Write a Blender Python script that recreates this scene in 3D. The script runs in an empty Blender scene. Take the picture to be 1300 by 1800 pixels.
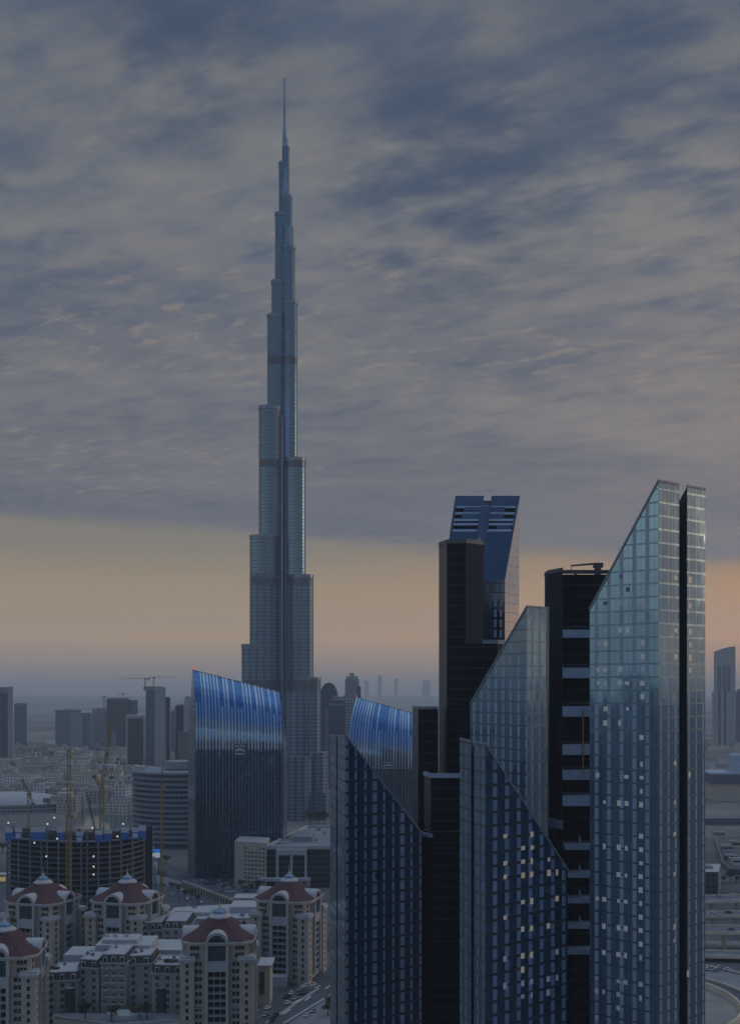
import bpy, math, random
from mathutils import Vector
random.seed(11)
R = math.radians
S = bpy.context.scene
F, CAMZ, CX, HY = 2000.0, 150.0, 650.0, 1200.0      # survey scale: focal length in photo pixels, eye height, horizon row

# ------------------------------------------------------------------ camera
cam_d = bpy.data.cameras.new("camera")
cam = bpy.data.objects.new("camera", cam_d)
S.collection.objects.link(cam)
cam.location = (0, 0, CAMZ)
cam.rotation_euler = (R(90), 0, 0)
cam_d.sensor_fit = 'HORIZONTAL'
cam_d.sensor_width = 36
cam_d.lens = 36 * F / 1300
cam_d.shift_y = (HY - 900) / 1300
cam_d.clip_start = 1
cam_d.clip_end = 90000
S.camera = cam
S.view_settings.view_transform = 'Standard'
S.view_settings.look = 'None'
S.view_settings.exposure = 0.0
S.view_settings.gamma = 1.0
S.cycles.use_denoising = True
S.cycles.max_bounces = 6
S.cycles.glossy_bounces = 3
S.cycles.volume_bounces = 2
S.cycles.sample_clamp_indirect = 3.0


# ------------------------------------------------------------------ node helper
class NT:
    def __init__(s, tree):
        s.t = tree; s.n = tree.nodes; s.l = tree.links

    def _in(s, sock, v):
        if v is None: return
        if hasattr(v, 'is_output'): s.l.new(v, sock)
        else:
            if isinstance(v, tuple) and len(v) == 3 and sock.type == 'RGBA': v = v + (1,)
            sock.default_value = v

    def m(s, op, a, b=None, c=None, clamp=False):
        n = s.n.new('ShaderNodeMath'); n.operation = op; n.use_clamp = clamp
        for i, v in enumerate((a, b, c)): s._in(n.inputs[i], v)
        return n.outputs[0]

    def v(s, op, a, b=None, scale=None):
        n = s.n.new('ShaderNodeVectorMath'); n.operation = op
        s._in(n.inputs[0], a); s._in(n.inputs[1], b)
        if scale is not None: s._in(n.inputs['Scale'], scale)
        return n.outputs['Value'] if op in ('LENGTH', 'DOT_PRODUCT') else n.outputs['Vector']

    def mix(s, f, a, b, mode='MIX'):
        n = s.n.new('ShaderNodeMix'); n.data_type = 'RGBA'; n.blend_type = mode
        s._in(n.inputs[0], f); s._in(n.inputs[6], a); s._in(n.inputs[7], b)
        return n.outputs[2]

    def lerp(s, f, a, b):
        n = s.n.new('ShaderNodeMix'); n.data_type = 'FLOAT'
        s._in(n.inputs[0], f); s._in(n.inputs[2], a); s._in(n.inputs[3], b)
        return n.outputs[0]

    def xyz(s, a):
        n = s.n.new('ShaderNodeSeparateXYZ'); s._in(n.inputs[0], a); return n.outputs

    def comb(s, x, y, z):
        n = s.n.new('ShaderNodeCombineXYZ')
        for i, q in enumerate((x, y, z)): s._in(n.inputs[i], q)
        return n.outputs[0]

    def noise(s, vec, scale, detail=4, rough=.55, dist=0.0, col=False):
        n = s.n.new('ShaderNodeTexNoise'); s._in(n.inputs['Vector'], vec)
        n.inputs['Scale'].default_value = scale; n.inputs['Detail'].default_value = detail
        n.inputs['Roughness'].default_value = rough; n.inputs['Distortion'].default_value = dist
        return n.outputs['Color' if col else 'Fac']

    def step(s, x, a, b):                      # smooth 0..1 between a and b
        n = s.n.new('ShaderNodeMapRange'); n.interpolation_type = 'SMOOTHSTEP'
        s._in(n.inputs[0], x); s._in(n.inputs[1], a); s._in(n.inputs[2], b)
        return n.outputs[0]

    def ramp(s, x, stops):
        n = s.n.new('ShaderNodeValToRGB'); s._in(n.inputs[0], x)
        e = n.color_ramp.elements
        while len(e) < len(stops): e.new(0.5)
        for el, (p, c) in zip(e, stops):
            el.position = p; el.color = tuple(c) + (1,)
        return n.outputs[0]

    def white(s, vec):
        n = s.n.new('ShaderNodeTexWhiteNoise'); n.noise_dimensions = '3D'; s._in(n.inputs[0], vec); return n.outputs


# ------------------------------------------------------------------ sky (world) and sun
SUN_EL, SUN_AZ = R(7), R(78)                 # azimuth measured from the view direction towards the right
w = bpy.data.worlds.new("World"); S.world = w; w.use_nodes = True
w.node_tree.nodes.clear()
N = NT(w.node_tree)
tc = N.n.new('ShaderNodeTexCoord')
d = tc.outputs['Generated']
dx, dy, dz = N.xyz(d)
hh = N.m('SQRT', N.m('ADD', N.m('MULTIPLY', dx, dx), N.m('MULTIPLY', dy, dy)))
hh = N.m('MAXIMUM', hh, 0.02)
te = N.m('DIVIDE', dz, hh)                   # tangent of the elevation
saz = N.m('DIVIDE', dx, hh)                  # sine of the azimuth
zz = N.m('ADD', N.m('MAXIMUM', dz, 0.0), 0.07)
cl = N.comb(N.m('DIVIDE', dx, zz), N.m('DIVIDE', dy, zz), 0.0)   # cloud deck seen in perspective
rot = N.n.new('ShaderNodeVectorRotate'); rot.rotation_type = 'Z_AXIS'
N.l.new(cl, rot.inputs['Vector']); rot.inputs['Angle'].default_value = R(-14)
clr = rot.outputs[0]
streak = N.v('MULTIPLY', clr, (0.55, 1.0, 1.0))
n_big = N.noise(N.v('ADD', streak, (3.1, 7.4, 0)), 0.6, 5, .55, .15)
n_mid = N.noise(N.v('ADD', streak, (11.7, 2.2, 0)), 2.0, 8, .60, .12)
rot2 = N.n.new('ShaderNodeVectorRotate'); rot2.rotation_type = 'Z_AXIS'
N.l.new(cl, rot2.inputs['Vector']); rot2.inputs['Angle'].default_value = R(30)
n_fine = N.noise(N.v('MULTIPLY', rot2.outputs[0], (1.0, 1.6, 1.0)), 6.0, 7, .60, .15)
cshape = N.m('ADD', N.m('ADD', N.m('MULTIPLY', n_big, .56), N.m('MULTIPLY', n_mid, .30)), N.m('MULTIPLY', n_fine, .25))
cshape = N.step(cshape, .39, .69)
c_dark = N.ramp(te, [(0.0, (.088, .092, .114)), (.18, (.082, .094, .126)), (.4, (.075, .102, .157)), (.65, (.052, .082, .142)), (1.0, (.40, .52, .68))])
c_lite = N.ramp(te, [(0.0, (.148, .142, .152)), (.13, (.155, .150, .162)), (.24, (.222, .207, .196)), (.42, (.205, .201, .197)), (.65, (.142, .150, .165)), (1.0, (.66, .78, .95))])
cloud = N.mix(cshape, c_dark, c_lite)
n_wisp = N.noise(N.v('MULTIPLY', rot2.outputs[0], (1.0, 2.0, 1.0)), 11.0, 6, .62, .25)
n_patch = N.noise(N.v('ADD', streak, (21.3, 5.2, 0)), 1.1, 3, .5, .1)
wisp = N.m('MULTIPLY', N.step(n_wisp, .50, .70), N.step(n_patch, .42, .62))
cloud = N.mix(N.m('MULTIPLY', wisp, .45), cloud, N.mix(N.step(te, .35, .62), (.34, .275, .21), (.25, .23, .21)))
open_ = N.m('MULTIPLY', N.step(N.m('ADD', N.m('MULTIPLY', n_patch, .55), N.m('MULTIPLY', n_fine, .45)), .50, .36), N.step(te, .16, .34))
cloud = N.mix(N.m('MULTIPLY', open_, .6), cloud, (.050, .083, .152))
# blue openings: a soft one high on the right, the sky behind the viewer mostly open
def blob(ax, ay, az_, r0, r1):
    v0 = Vector((ax, ay, az_)).normalized()
    return N.step(N.v('DOT_PRODUCT', d, tuple(v0)), math.cos(r0), math.cos(r1))
def pix(x, y): return ((x - CX) / F, 1.0, (HY - y) / F)
gap = N.m('MAXIMUM', blob(*pix(790, 330), R(7.5), R(1.5)), N.m('MULTIPLY', blob(*pix(1230, 40), R(9), R(2)), .75))
gap = N.m('MAXIMUM', gap, N.m('MULTIPLY', blob(*pix(330, 90), R(6), R(1)), .85))
gap = N.m('MAXIMUM', gap, N.m('MULTIPLY', blob(*pix(40, 420), R(7), R(1)), .35))
gapn = N.m('MULTIPLY', gap, N.step(N.m('ADD', N.m('MULTIPLY', n_mid, .6), N.m('MULTIPLY', n_fine, .4)), .62, .40))
back = N.m('MULTIPLY', N.step(dy, .25, -.45), N.m('MULTIPLY', N.step(te, .2, .5), .95))
gapn = N.m('MAXIMUM', N.m('MULTIPLY', gapn, .92), back)
nish = N.n.new('ShaderNodeTexSky'); nish.sky_type = 'NISHITA'; nish.sun_disc = False
nish.sun_elevation = SUN_EL; nish.sun_rotation = SUN_AZ; nish.air_density = 1.4; nish.dust_density = 2.5
nish_c = N.mix(1.0, nish.outputs[0], (.035, .035, .035), 'MULTIPLY')
blue = N.mix(.35, (.040, .074, .155), nish_c)
blue = N.mix(N.step(dy, .2, -.4), blue, (.055, .13, .27))
cloud = N.mix(gapn, cloud, blue)
# brighter warm cloud towards the sunset on the right
glow = N.m('MULTIPLY', N.step(saz, -.02, .42), N.step(te, .55, .12))
cloud = N.mix(N.m('MULTIPLY', glow, .8), cloud, N.mix(1.0, cloud, (1.55, 1.32, 1.12), 'MULTIPLY'))
# clear band under the cloud deck
band = N.ramp(te, [(0.0, (.17, .155, .15)), (.014, (.40, .27, .16)), (.040, (.76, .44, .105)), (.07, (.54, .35, .10)),
                   (.115, (.265, .215, .13)), (.16, (.22, .195, .15))])
warm = N.step(saz, -.15, .38)
band = N.mix(warm, band, N.mix(1.0, band, (1.38, 1.05, .72), 'MULTIPLY'))
bandback = N.step(dy, .35, -.3)
band = N.mix(bandback, band, (.84, .77, .64))
edge_n = N.noise(N.comb(N.m('MULTIPLY', saz, 3.0), N.m('MULTIPLY', te, 16.0), 0.0), 1.6, 8, .68)
edge = N.m('ADD', N.m('SUBTRACT', te, N.m('MULTIPLY_ADD', saz, -.070, .120)), N.m('MULTIPLY', N.m('SUBTRACT', edge_n, .5), .036))
under = N.step(edge, -.006, .012)
skyc = N.mix(under, band, cloud)
cloud_lift = N.step(dy, .3, -.3)
skyc = N.mix(N.m('MULTIPLY', cloud_lift, .6), skyc, N.mix(1.0, skyc, (1.5, 1.6, 1.7), 'MULTIPLY'))
skyc = N.mix(N.step(te, .002, -.012), skyc, (.12, .122, .135))
sunv = Vector((math.sin(SUN_AZ) * math.cos(SUN_EL), math.cos(SUN_AZ) * math.cos(SUN_EL), math.sin(SUN_EL)))
halo = N.step(N.v('DOT_PRODUCT', d, tuple(sunv)), math.cos(R(58)), 1.0)
skyc = N.mix(1.0, skyc, N.mix(N.m('POWER', halo, 1.6), (0, 0, 0), (.24, .15, .09)), 'ADD')
bg = N.n.new('ShaderNodeBackground'); N.l.new(skyc, bg.inputs[0]); bg.inputs[1].default_value = 1.0
out = N.n.new('ShaderNodeOutputWorld'); N.l.new(bg.outputs[0], out.inputs[0])

sun_d = bpy.data.lights.new("sun", 'SUN'); sun_d.energy = 0.55; sun_d.angle = R(14); sun_d.color = (1.0, .78, .55)
sun = bpy.data.objects.new("sun", sun_d); S.collection.objects.link(sun)
sv = Vector((math.sin(SUN_AZ) * math.cos(SUN_EL), math.cos(SUN_AZ) * math.cos(SUN_EL), math.sin(SUN_EL)))
sun.rotation_euler = sv.to_track_quat('Z', 'Y').to_euler()
HAZE_DENSITY = 0.98e-4


# ------------------------------------------------------------------ geometry helpers
def P(x, y, Y):                              # survey point: photo pixel at a known distance
    return Vector(((x - CX) * Y / F, Y, CAMZ - (y - HY) * Y / F))
def G(x, y, z=0.0):                          # survey point lying on the ground (or at height z)
    Y = (CAMZ - z) * F / (y - HY)
    return Vector(((x - CX) * Y / F, Y, z))
def Xp(x, Y): return (x - CX) * Y / F
def Zp(y, Y): return CAMZ - (y - HY) * Y / F
BASE = {}

class MB:
    def __init__(s): s.v = []; s.k = {}; s.f = []; s.m = []; s.uv = []; s.sm = []
    def vert(s, p, g):
        k = (round(p[0], 4), round(p[1], 4), round(p[2], 4), g)
        i = s.k.get(k)
        if i is None:
            i = len(s.v); s.v.append(tuple(p)); s.k[k] = i
        return i
    def face(s, pts, m=0, uv=None, smooth=0):
        ids = [s.vert(p, smooth) for p in pts]
        if len(set(ids)) < 3: return
        if len(set(ids)) < len(ids):
            seen = []; nuv = []
            for j, i in enumerate(ids):
                if i not in seen:
                    seen.append(i); nuv.append(uv[j] if uv else (0, 0))
            ids = seen; uv = nuv if uv else None
        s.f.append(ids); s.m.append(m); s.sm.append(bool(smooth))
        if uv is None:
            a = Vector(pts[0]); 
            uv = [(p[0] + p[1], p[2]) for p in pts]
        s.uv.append(uv)
    def prism(s, poly, z0, z1, m=0, cap=1, smooth=0, bottom=False, closed=True, u0=0.0, mats=None):
        n = len(poly)
        zt = list(z1) if isinstance(z1, (list, tuple)) else [z1] * n
        if sum(poly[i][0] * poly[(i + 1) % n][1] - poly[(i + 1) % n][0] * poly[i][1] for i in range(n)) < 0:
            poly = poly[::-1]; zt = zt[::-1]
            if mats: mats = (mats[::-1])[1:] + [mats[::-1][0]]
        u = u0
        for i in range(n):
            j = (i + 1) % n
            a, b = poly[i], poly[j]
            L = math.hypot(b[0] - a[0], b[1] - a[1])
            s.face([(a[0], a[1], z0), (b[0], b[1], z0), (b[0], b[1], zt[j]), (a[0], a[1], zt[i])], mats[i] if mats else m,
                   [(u, z0), (u + L, z0), (u + L, zt[j]), (u, zt[i])], smooth)
            u += L
        if cap is not None:
            s.face([(p[0], p[1], z) for p, z in zip(poly, zt)], cap, [(p[0], p[1]) for p in poly])
        if bottom:
            s.face([(p[0], p[1], z0) for p in poly[::-1]], m if cap is None else cap, [(p[0], p[1]) for p in poly[::-1]])
        return s
    def box(s, x0, x1, y0, y1, z0, z1, m=0, cap=None, bottom=True):
        return s.prism([(x0, y0), (x1, y0), (x1, y1), (x0, y1)], z0, z1, m, m if cap is None else cap, bottom=bottom)
    def bar(s, p, q, wd, m=0, ht=None):
        p, q = Vector(p), Vector(q); d_ = (q - p)
        if d_.length < 1e-5: return s
        d_.normalize()
        up = Vector((0, 0, 1)) if abs(d_.z) < .95 else Vector((0, 1, 0))
        a = d_.cross(up).normalized() * wd / 2; b = a.cross(d_).normalized() * (ht or wd) / 2
        r0 = [p - a - b, p + a - b, p + a + b, p - a + b]; r1 = [c + (q - p) for c in r0]
        for i in range(4):
            j = (i + 1) % 4
            s.face([r0[i], r0[j], r1[j], r1[i]], m)
        s.face(r0[::-1], m); s.face(r1, m)
        return s
    def lathe(s, prof, cx, cy, n=16, m=0, smooth=1, a0=0.0):
        for (r0, z0), (r1, z1) in zip(prof, prof[1:]):
            for i in range(n):
                t0, t1 = a0 + 2 * math.pi * i / n, a0 + 2 * math.pi * (i + 1) / n
                s.face([(cx + r0 * math.cos(t0), cy + r0 * math.sin(t0), z0), (cx + r0 * math.cos(t1), cy + r0 * math.sin(t1), z0),
                        (cx + r1 * math.cos(t1), cy + r1 * math.sin(t1), z1), (cx + r1 * math.cos(t0), cy + r1 * math.sin(t0), z1)], m, None, smooth)
        return s
    def build(s, name, mats, parent=None, base=None):
        if parent is not None:
            r_ = parent
            while r_.parent: r_ = r_.parent
            b = BASE[r_.name]
        elif base is not None: b = Vector(base)
        else:
            xs = [p[0] for p in s.v]; ys = [p[1] for p in s.v]
            b = Vector(((min(xs) + max(xs)) / 2, (min(ys) + max(ys)) / 2, min(p[2] for p in s.v)))
        me = bpy.data.meshes.new(name)
        me.from_pydata([(p[0] - b.x, p[1] - b.y, p[2] - b.z) for p in s.v], [], s.f)
        for mt in (mats if isinstance(mats, (list, tuple)) else [mats]): me.materials.append(mt)
        nm = len(me.materials)
        me.polygons.foreach_set('material_index', [min(i, nm - 1) for i in s.m])
        me.polygons.foreach_set('use_smooth', s.sm)
        ul = me.uv_layers.new(name='UVMap')
        flat = []
        for poly in s.uv:
            for q in poly: flat += [q[0], q[1]]
        ul.data.foreach_set('uv', flat)
        me.update()
        o = bpy.data.objects.new(name, me); S.collection.objects.link(o)
        if parent is not None: o.parent = parent
        else:
            o.location = b; BASE[o.name] = b
        return o

def tag(o, label=None, cat=None, group=None, kind=None):
    if label: o['label'] = label
    if cat: o['category'] = cat
    if group: o['group'] = group
    if kind: o['kind'] = kind
    return o
def thing(name, label, cat, loc=(0, 0, 0), group=None):
    o = bpy.data.objects.new(name, None); S.collection.objects.link(o)
    o.location = loc; BASE[o.name] = Vector(loc); o.empty_display_size = .5
    return tag(o, label, cat, group)
def inst(src, parent, loc=(0, 0, 0), rz=0.0):   # another object sharing a part's mesh
    o = src.copy(); S.collection.objects.link(o); o.parent = parent; o.location = loc; o.rotation_euler = (0, 0, rz); return o
def copy_tree(root, loc, rz=0.0, label=None, group=None, scale=None):
    r_ = root.copy(); S.collection.objects.link(r_); r_.location = loc; r_.rotation_euler = (0, 0, rz)
    if scale: r_.scale = (scale,) * 3 if not isinstance(scale, tuple) else scale
    if label: r_['label'] = label
    if group: r_['group'] = group
    BASE[r_.name] = Vector(loc)
    for c in list(root.children):
        cc = c.copy(); S.collection.objects.link(cc); cc.parent = r_
        for g in list(c.children):
            gg = g.copy(); S.collection.objects.link(gg); gg.parent = cc
    return r_


# ------------------------------------------------------------------ materials
def mat(name, col, rough=.6, metal=0.0, var=.0, vscale=.2, emit=None, estr=1.0, spec=.5, detail=4):
    mt = bpy.data.materials.new(name); mt.use_nodes = True
    t = NT(mt.node_tree); b = mt.node_tree.nodes['Principled BSDF']
    b.inputs['Base Color'].default_value = tuple(col) + (1,)
    b.inputs['Roughness'].default_value = rough; b.inputs['Metallic'].default_value = metal
    b.inputs['Specular IOR Level'].default_value = spec
    if var:
        tcn = t.n.new('ShaderNodeTexCoord')
        nf = t.noise(tcn.outputs['Object'], vscale, detail, .6)
        c = t.mix(t.step(nf, .25, .75), tuple(q * (1 - var) for q in col), tuple(min(1, q * (1 + var)) for q in col))
        t.l.new(c, b.inputs['Base Color'])
    if emit:
        b.inputs['Emission Color'].default_value = tuple(emit) + (1,); b.inputs['Emission Strength'].default_value = estr
    return mt

def facade(name, glass, glass2=None, floor=3.6, bay=3.0, band=.18, bandc=(.03, .04, .05), mull=.06, mullc=(.05, .06, .07),
           metal=.75, rough=.07, strip=None, stripc=(.26, .29, .33), period=2, narrow=.55, tilt=.02, wav=.02, uoff=0.0, voff=0.0, bands=None,
           bandsc=(.04, .05, .06), vary=.35, frame_rough=.5, spec=.5, om=.25):
    """A curtain wall: storey bands, mullions, opaque strips, panes each tilted a hair so that reflections break up."""
    glass2 = glass2 or tuple(c * .6 for c in glass)
    mt = bpy.data.materials.new(name); mt.use_nodes = True
    t = NT(mt.node_tree); b = mt.node_tree.nodes['Principled BSDF']
    uvn = t.n.new('ShaderNodeUVMap'); uvn.uv_map = 'UVMap'
    u, v_, _ = t.xyz(uvn.outputs[0])
    fu = t.m('DIVIDE', t.m('ADD', u, uoff + 300.0), bay); fv = t.m('DIVIDE', t.m('ADD', v_, voff + 36.0), floor)
    cu, cv = t.m('FLOOR', fu), t.m('FLOOR', fv)
    ru, rv = t.m('FRACT', fu), t.m('FRACT', fv)
    isband = t.m('LESS_THAN', rv, band)
    ismull = t.m('LESS_THAN', ru, mull)
    hfu = t.m('FLOOR', t.m('MULTIPLY', fu, 2.0))
    rnd = t.white(t.comb(hfu, cv, 3.0))
    r1 = rnd['Value'] if 'Value' in rnd else rnd[0]
    gcol = t.mix(t.m('MULTIPLY', r1, vary * 2), glass, glass2)
    col = t.mix(ismull, gcol, mullc)
    col = t.mix(isband, col, bandc)
    opaque = t.m('MAXIMUM', ismull, isband)
    if strip:
        alt = t.m('GREATER_THAN', t.m('MODULO', cu, float(period)), .5)
        wd = t.lerp(alt, strip, strip * narrow)
        iss = t.m('MULTIPLY', t.m('LESS_THAN', t.m('ABSOLUTE', t.m('SUBTRACT', ru, .5)), t.m('MULTIPLY', wd, .5)), t.m('GREATER_THAN', rv, band))
        sn = t.white(t.comb(cu, cv, 9.0))[0]
        col = t.mix(iss, col, t.mix(sn, tuple(c * .78 for c in stripc), stripc))
        opaque = t.m('MAXIMUM', opaque, iss)
    if bands:
        for (za, zb) in bands:
            ib = t.m('MULTIPLY', t.m('GREATER_THAN', v_, za), t.m('LESS_THAN', v_, zb))
            col = t.mix(ib, col, bandsc); opaque = t.m('MAXIMUM', opaque, ib)
    t.l.new(col, b.inputs['Base Color'])
    mtl = t.lerp(opaque, metal, metal * om)
    if strip: mtl = t.lerp(iss, mtl, 0.0)
    t.l.new(mtl, b.inputs['Metallic'])
    t.l.new(t.lerp(opaque, rough, frame_rough), b.inputs['Roughness'])
    b.inputs['Specular IOR Level'].default_value = spec
    geo = t.n.new('ShaderNodeNewGeometry')
    nz = t.v('SCALE', t.v('SUBTRACT', rnd['Color'] if 'Color' in rnd else rnd[1], (.5, .5, .5)), None, tilt)
    wz = t.v('SCALE', t.v('SUBTRACT', t.noise(geo.outputs['Position'], .12, 3, .6, .4, True), (.5, .5, .5)), None, wav)
    nn = t.v('NORMALIZE', t.v('ADD', t.v('ADD', geo.outputs['Normal'], nz), wz))
    t.l.new(nn, b.inputs['Normal'])
    return mt

M = {}
M['park_glass'] = facade('park_glass', (.175, .295, .385), (.145, .26, .345), 3.6, 3.8, .14, (.115, .20, .27), .03, (.14, .245, .325), .8, .07, .31, (.30, .385, .50), 2, 1.0, tilt=.012, wav=.05, om=.9, frame_rough=.2)
M['park_side'] = facade('park_side', (.235, .35, .42), (.20, .305, .37), 3.6, 3.2, .14, (.19, .27, .31), .03, (.21, .29, .34), .78, .08, .27, (.31, .37, .44), 2, 1.0, tilt=.012, wav=.05, om=.9, frame_rough=.2)
M['rows_glass'] = facade('rows_glass', (.050, .14, .225), (.034, .095, .16), 3.6, 3.6, .22, (.014, .036, .055), .03, (.02, .045, .065), .7, .08, .50, (.18, .27, .40), 3, .46, tilt=.03, wav=.07, uoff=.6)
M['lit_glass'] = facade('lit_glass', (.060, .145, .225), (.024, .065, .11), 3.6, 4.6, .22, (.014, .034, .05), .03, (.02, .04, .055), .7, .08, .34, (.175, .26, .41), 2, 1.0, tilt=.06, wav=.13, uoff=.6)
M['narrow_face'] = facade('narrow_face', (.19, .32, .42), (.14, .25, .34), 3.6, 3.6, .18, (.10, .155, .19), .03, (.11, .165, .20), .70, .10, .34, (.20, .265, .32), 2, 1.0, tilt=.03, wav=.05, om=.5)
M['slot_blue'] = mat('slot_blue', (.045, .08, .11), .4, .3)
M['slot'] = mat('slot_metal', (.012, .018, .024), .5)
M['pale_band'] = mat('pale_band', (.19, .225, .27), .7, 0, .12, .2)
M['trim'] = mat('trim_grey', (.20, .24, .28), .5, .2, .15, .3)
M['roof_grey'] = mat('roof_grey', (.22, .23, .24), .8, 0, .25, .15)
M['black_glass'] = facade('black_glass', (.004, .005, .008), (.002, .003, .004), 3.6, 1.5, .12, (.030, .036, .052), .09, (.016, .019, .027), .05, .4, None, (0, 0, 0), tilt=.02, wav=.02, spec=.08)
M['black_metal'] = mat('black_metal', (.008, .010, .012), .6, spec=.2)
M['dark_facet'] = facade('dark_facet', (.012, .020, .036), (.010, .016, .03), 3.6, 1.5, .06, (.022, .030, .045), .06, (.018, .026, .04), .05, .5, None, (0, 0, 0), tilt=.01, wav=.02, spec=.07)
M['pale_facet'] = facade('pale_facet', (.05, .068, .088), (.042, .056, .075), 3.6, 1.5, .08, (.045, .055, .065), .08, (.05, .06, .07), .4, .35, None, (0, 0, 0), tilt=.01, wav=.02)
M['bridge'] = mat('bridge_panel', (.33, .42, .55), .45, .25, .15, .4)
M['blue_panel'] = mat('blue_panel', (.075, .105, .16), .35, .5, .15, .2)
M['blue_glass_dark'] = facade('blue_glass_dark', (.085, .12, .17), (.05, .078, .115), 3.6, 1.8, .12, (.03, .05, .09), .08, (.04, .06, .10), .7, .12, None, (0, 0, 0), tilt=.03, wav=.03)
M['side_mirror'] = facade('side_mirror', (.62, .62, .62), (.52, .52, .52), 3.6, 1.8, .07, (.32, .32, .32), .05, (.38, .38, .38), .9, .12, None, (0, 0, 0), tilt=.01, wav=.02)
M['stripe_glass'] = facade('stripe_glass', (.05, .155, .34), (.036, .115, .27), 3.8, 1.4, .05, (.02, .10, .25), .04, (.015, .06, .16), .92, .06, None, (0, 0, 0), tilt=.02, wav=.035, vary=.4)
M['fin_dark_reflection'] = mat('fin_dim_reflection', (.10, .175, .27), .3, .85, .06, .3)  # darker copy of the fins: dark city reflection put into the colour
M['stripe_dark_reflection'] = facade('stripe_dark_reflection', (.030, .090, .175), (.012, .038, .08), 3.8, 1.4, .14, (.02, .04, .07), .06, (.02, .035, .06), .8, .07, None, (0, 0, 0), tilt=.05, wav=.16, vary=.5)  # dark mirrored city painted into the lower glass colour
M['fin'] = mat('fin_aluminium', (.33, .40, .48), .28, .9, .06, .3)
M['dark_teal'] = facade('dark_teal', (.06, .12, .17), (.04, .08, .12), 3.8, 2.0, .10, (.02, .04, .05), .06, (.03, .05, .06), .55, .15, None, (0, 0, 0), .02, .03)
bz = [(Zp(645, 1274), Zp(631, 1274)), (Zp(826, 1274), Zp(813, 1274)), (Zp(1031, 1274), Zp(1017, 1274)), (Zp(1215, 1274), Zp(1196, 1274))]
M['spire_glass'] = facade('spire_glass', (.115, .195, .26), (.10, .17, .23), 3.9, 2.1, .22, (.09, .155, .21), .14, (.13, .205, .265), .85, .24, None, (0, 0, 0), tilt=.006, wav=.008, bands=bz, bandsc=(.06, .085, .115), vary=.5, frame_rough=.25)
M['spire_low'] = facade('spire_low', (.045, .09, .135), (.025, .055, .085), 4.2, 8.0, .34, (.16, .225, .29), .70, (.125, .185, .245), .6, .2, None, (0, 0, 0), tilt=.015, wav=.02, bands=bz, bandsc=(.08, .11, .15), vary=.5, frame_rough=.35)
M['steel'] = mat('spire_steel', (.16, .20, .26), .35, .8)
M['cream'] = mat('cream_render', (.45, .40, .325), .85, 0, .14, .25)
M['cream_dim'] = mat('cream_render_worn', (.34, .325, .295), .85, 0, .2, .2)
M['white'] = mat('white_plaster', (.40, .405, .41), .7, 0, .10, .4)
M['red_tile'] = mat('red_tile', (.058, .012, .018), .7, 0, .3, .8)
M['pane'] = mat('dark_pane', (.030, .042, .055), .12, .25)
M['arch_glass'] = facade('arch_glass', (.05, .10, .11), (.03, .06, .07), 1.4, 1.4, .1, (.10, .12, .12), .1, (.10, .12, .12), .4, .12, None, (0, 0, 0), tilt=.03, wav=.02)
M['dome_glass'] = mat('dome_glass', (.12, .19, .28), .2, .5)
M['mansard'] = mat('mansard_slate', (.050, .042, .046), .7, 0, .25, .6)
M['slab'] = mat('raw_concrete', (.15, .17, .20), .85, 0, .25, .3)
M['void'] = mat('void_dark', (.012, .014, .018), .9, spec=.1)
M['form_blue'] = mat('formwork_blue', (.03, .12, .42), .6, 0, .15, .8)
M['form_white'] = mat('formwork_white', (.50, .53, .56), .7)
M['crane_yellow'] = mat('crane_yellow', (.30, .20, .06), .6, 0, .2, .3)
M['crane_dark'] = mat('crane_dark', (.06, .06, .07), .6)
M['lamp_white'] = mat('lamp_white', (.8, .8, .7), .5, emit=(1, .92, .72), estr=.6)
M['sky_glow_cool'] = mat('sky_glow_pane', (.5, .5, .5), .4, emit=(.78, .84, .86), estr=.07)  # added glow stands in for sky mirrored by open panes
M['glow_dim'] = mat('glow_pane_dim', (.3, .36, .45), .3, emit=(.55, .66, .85), estr=.07)  # painted sky glow on the tall tower, lit rooms on the middle one
M['pane_sky_blue'] = mat('open_pane_blue', (.05, .09, .26), .3, .4)  # blue of the mirrored sky put into the pane colour
M['glow_warm'] = mat('glow_pane_warm', (.5, .45, .35), .4, emit=(1.0, .88, .66), estr=.10)  # lit rooms in the middle tower, painted sky glow on the tall one
M['lit_yellow'] = mat('lit_yellow', (.5, .4, .2), .5, emit=(1.0, .72, .28), estr=.22)
M['red_lamp'] = mat('red_lamp', (.6, .02, .05), .4, emit=(1.0, .03, .09), estr=.9)
M['asphalt'] = mat('asphalt', (.075, .088, .11), .85, 0, .25, .08, detail=8)
M['deck'] = mat('deck_asphalt', (.12, .135, .175), .8, 0, .2, .08, detail=8)
M['paving'] = mat('paving', (.20, .21, .225), .85, 0, .2, .12, detail=8)
M['sand'] = mat('sand', (.27, .25, .225), .9, 0, .25, .05, detail=8)
M['paint'] = mat('road_paint', (.55, .55, .52), .8)
M['concrete'] = mat('flyover_concrete', (.60, .54, .43), .8, 0, .15, .1)
M['bark'] = mat('bark', (.05, .04, .03), .9)
M['car_glass'] = mat('car_glass', (.015, .02, .025), .1, .1)
M['tyre'] = mat('tyre', (.015, .015, .016), .8)
M['water'] = mat('lake_water', (.05, .10, .11), .12, .2)


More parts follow.
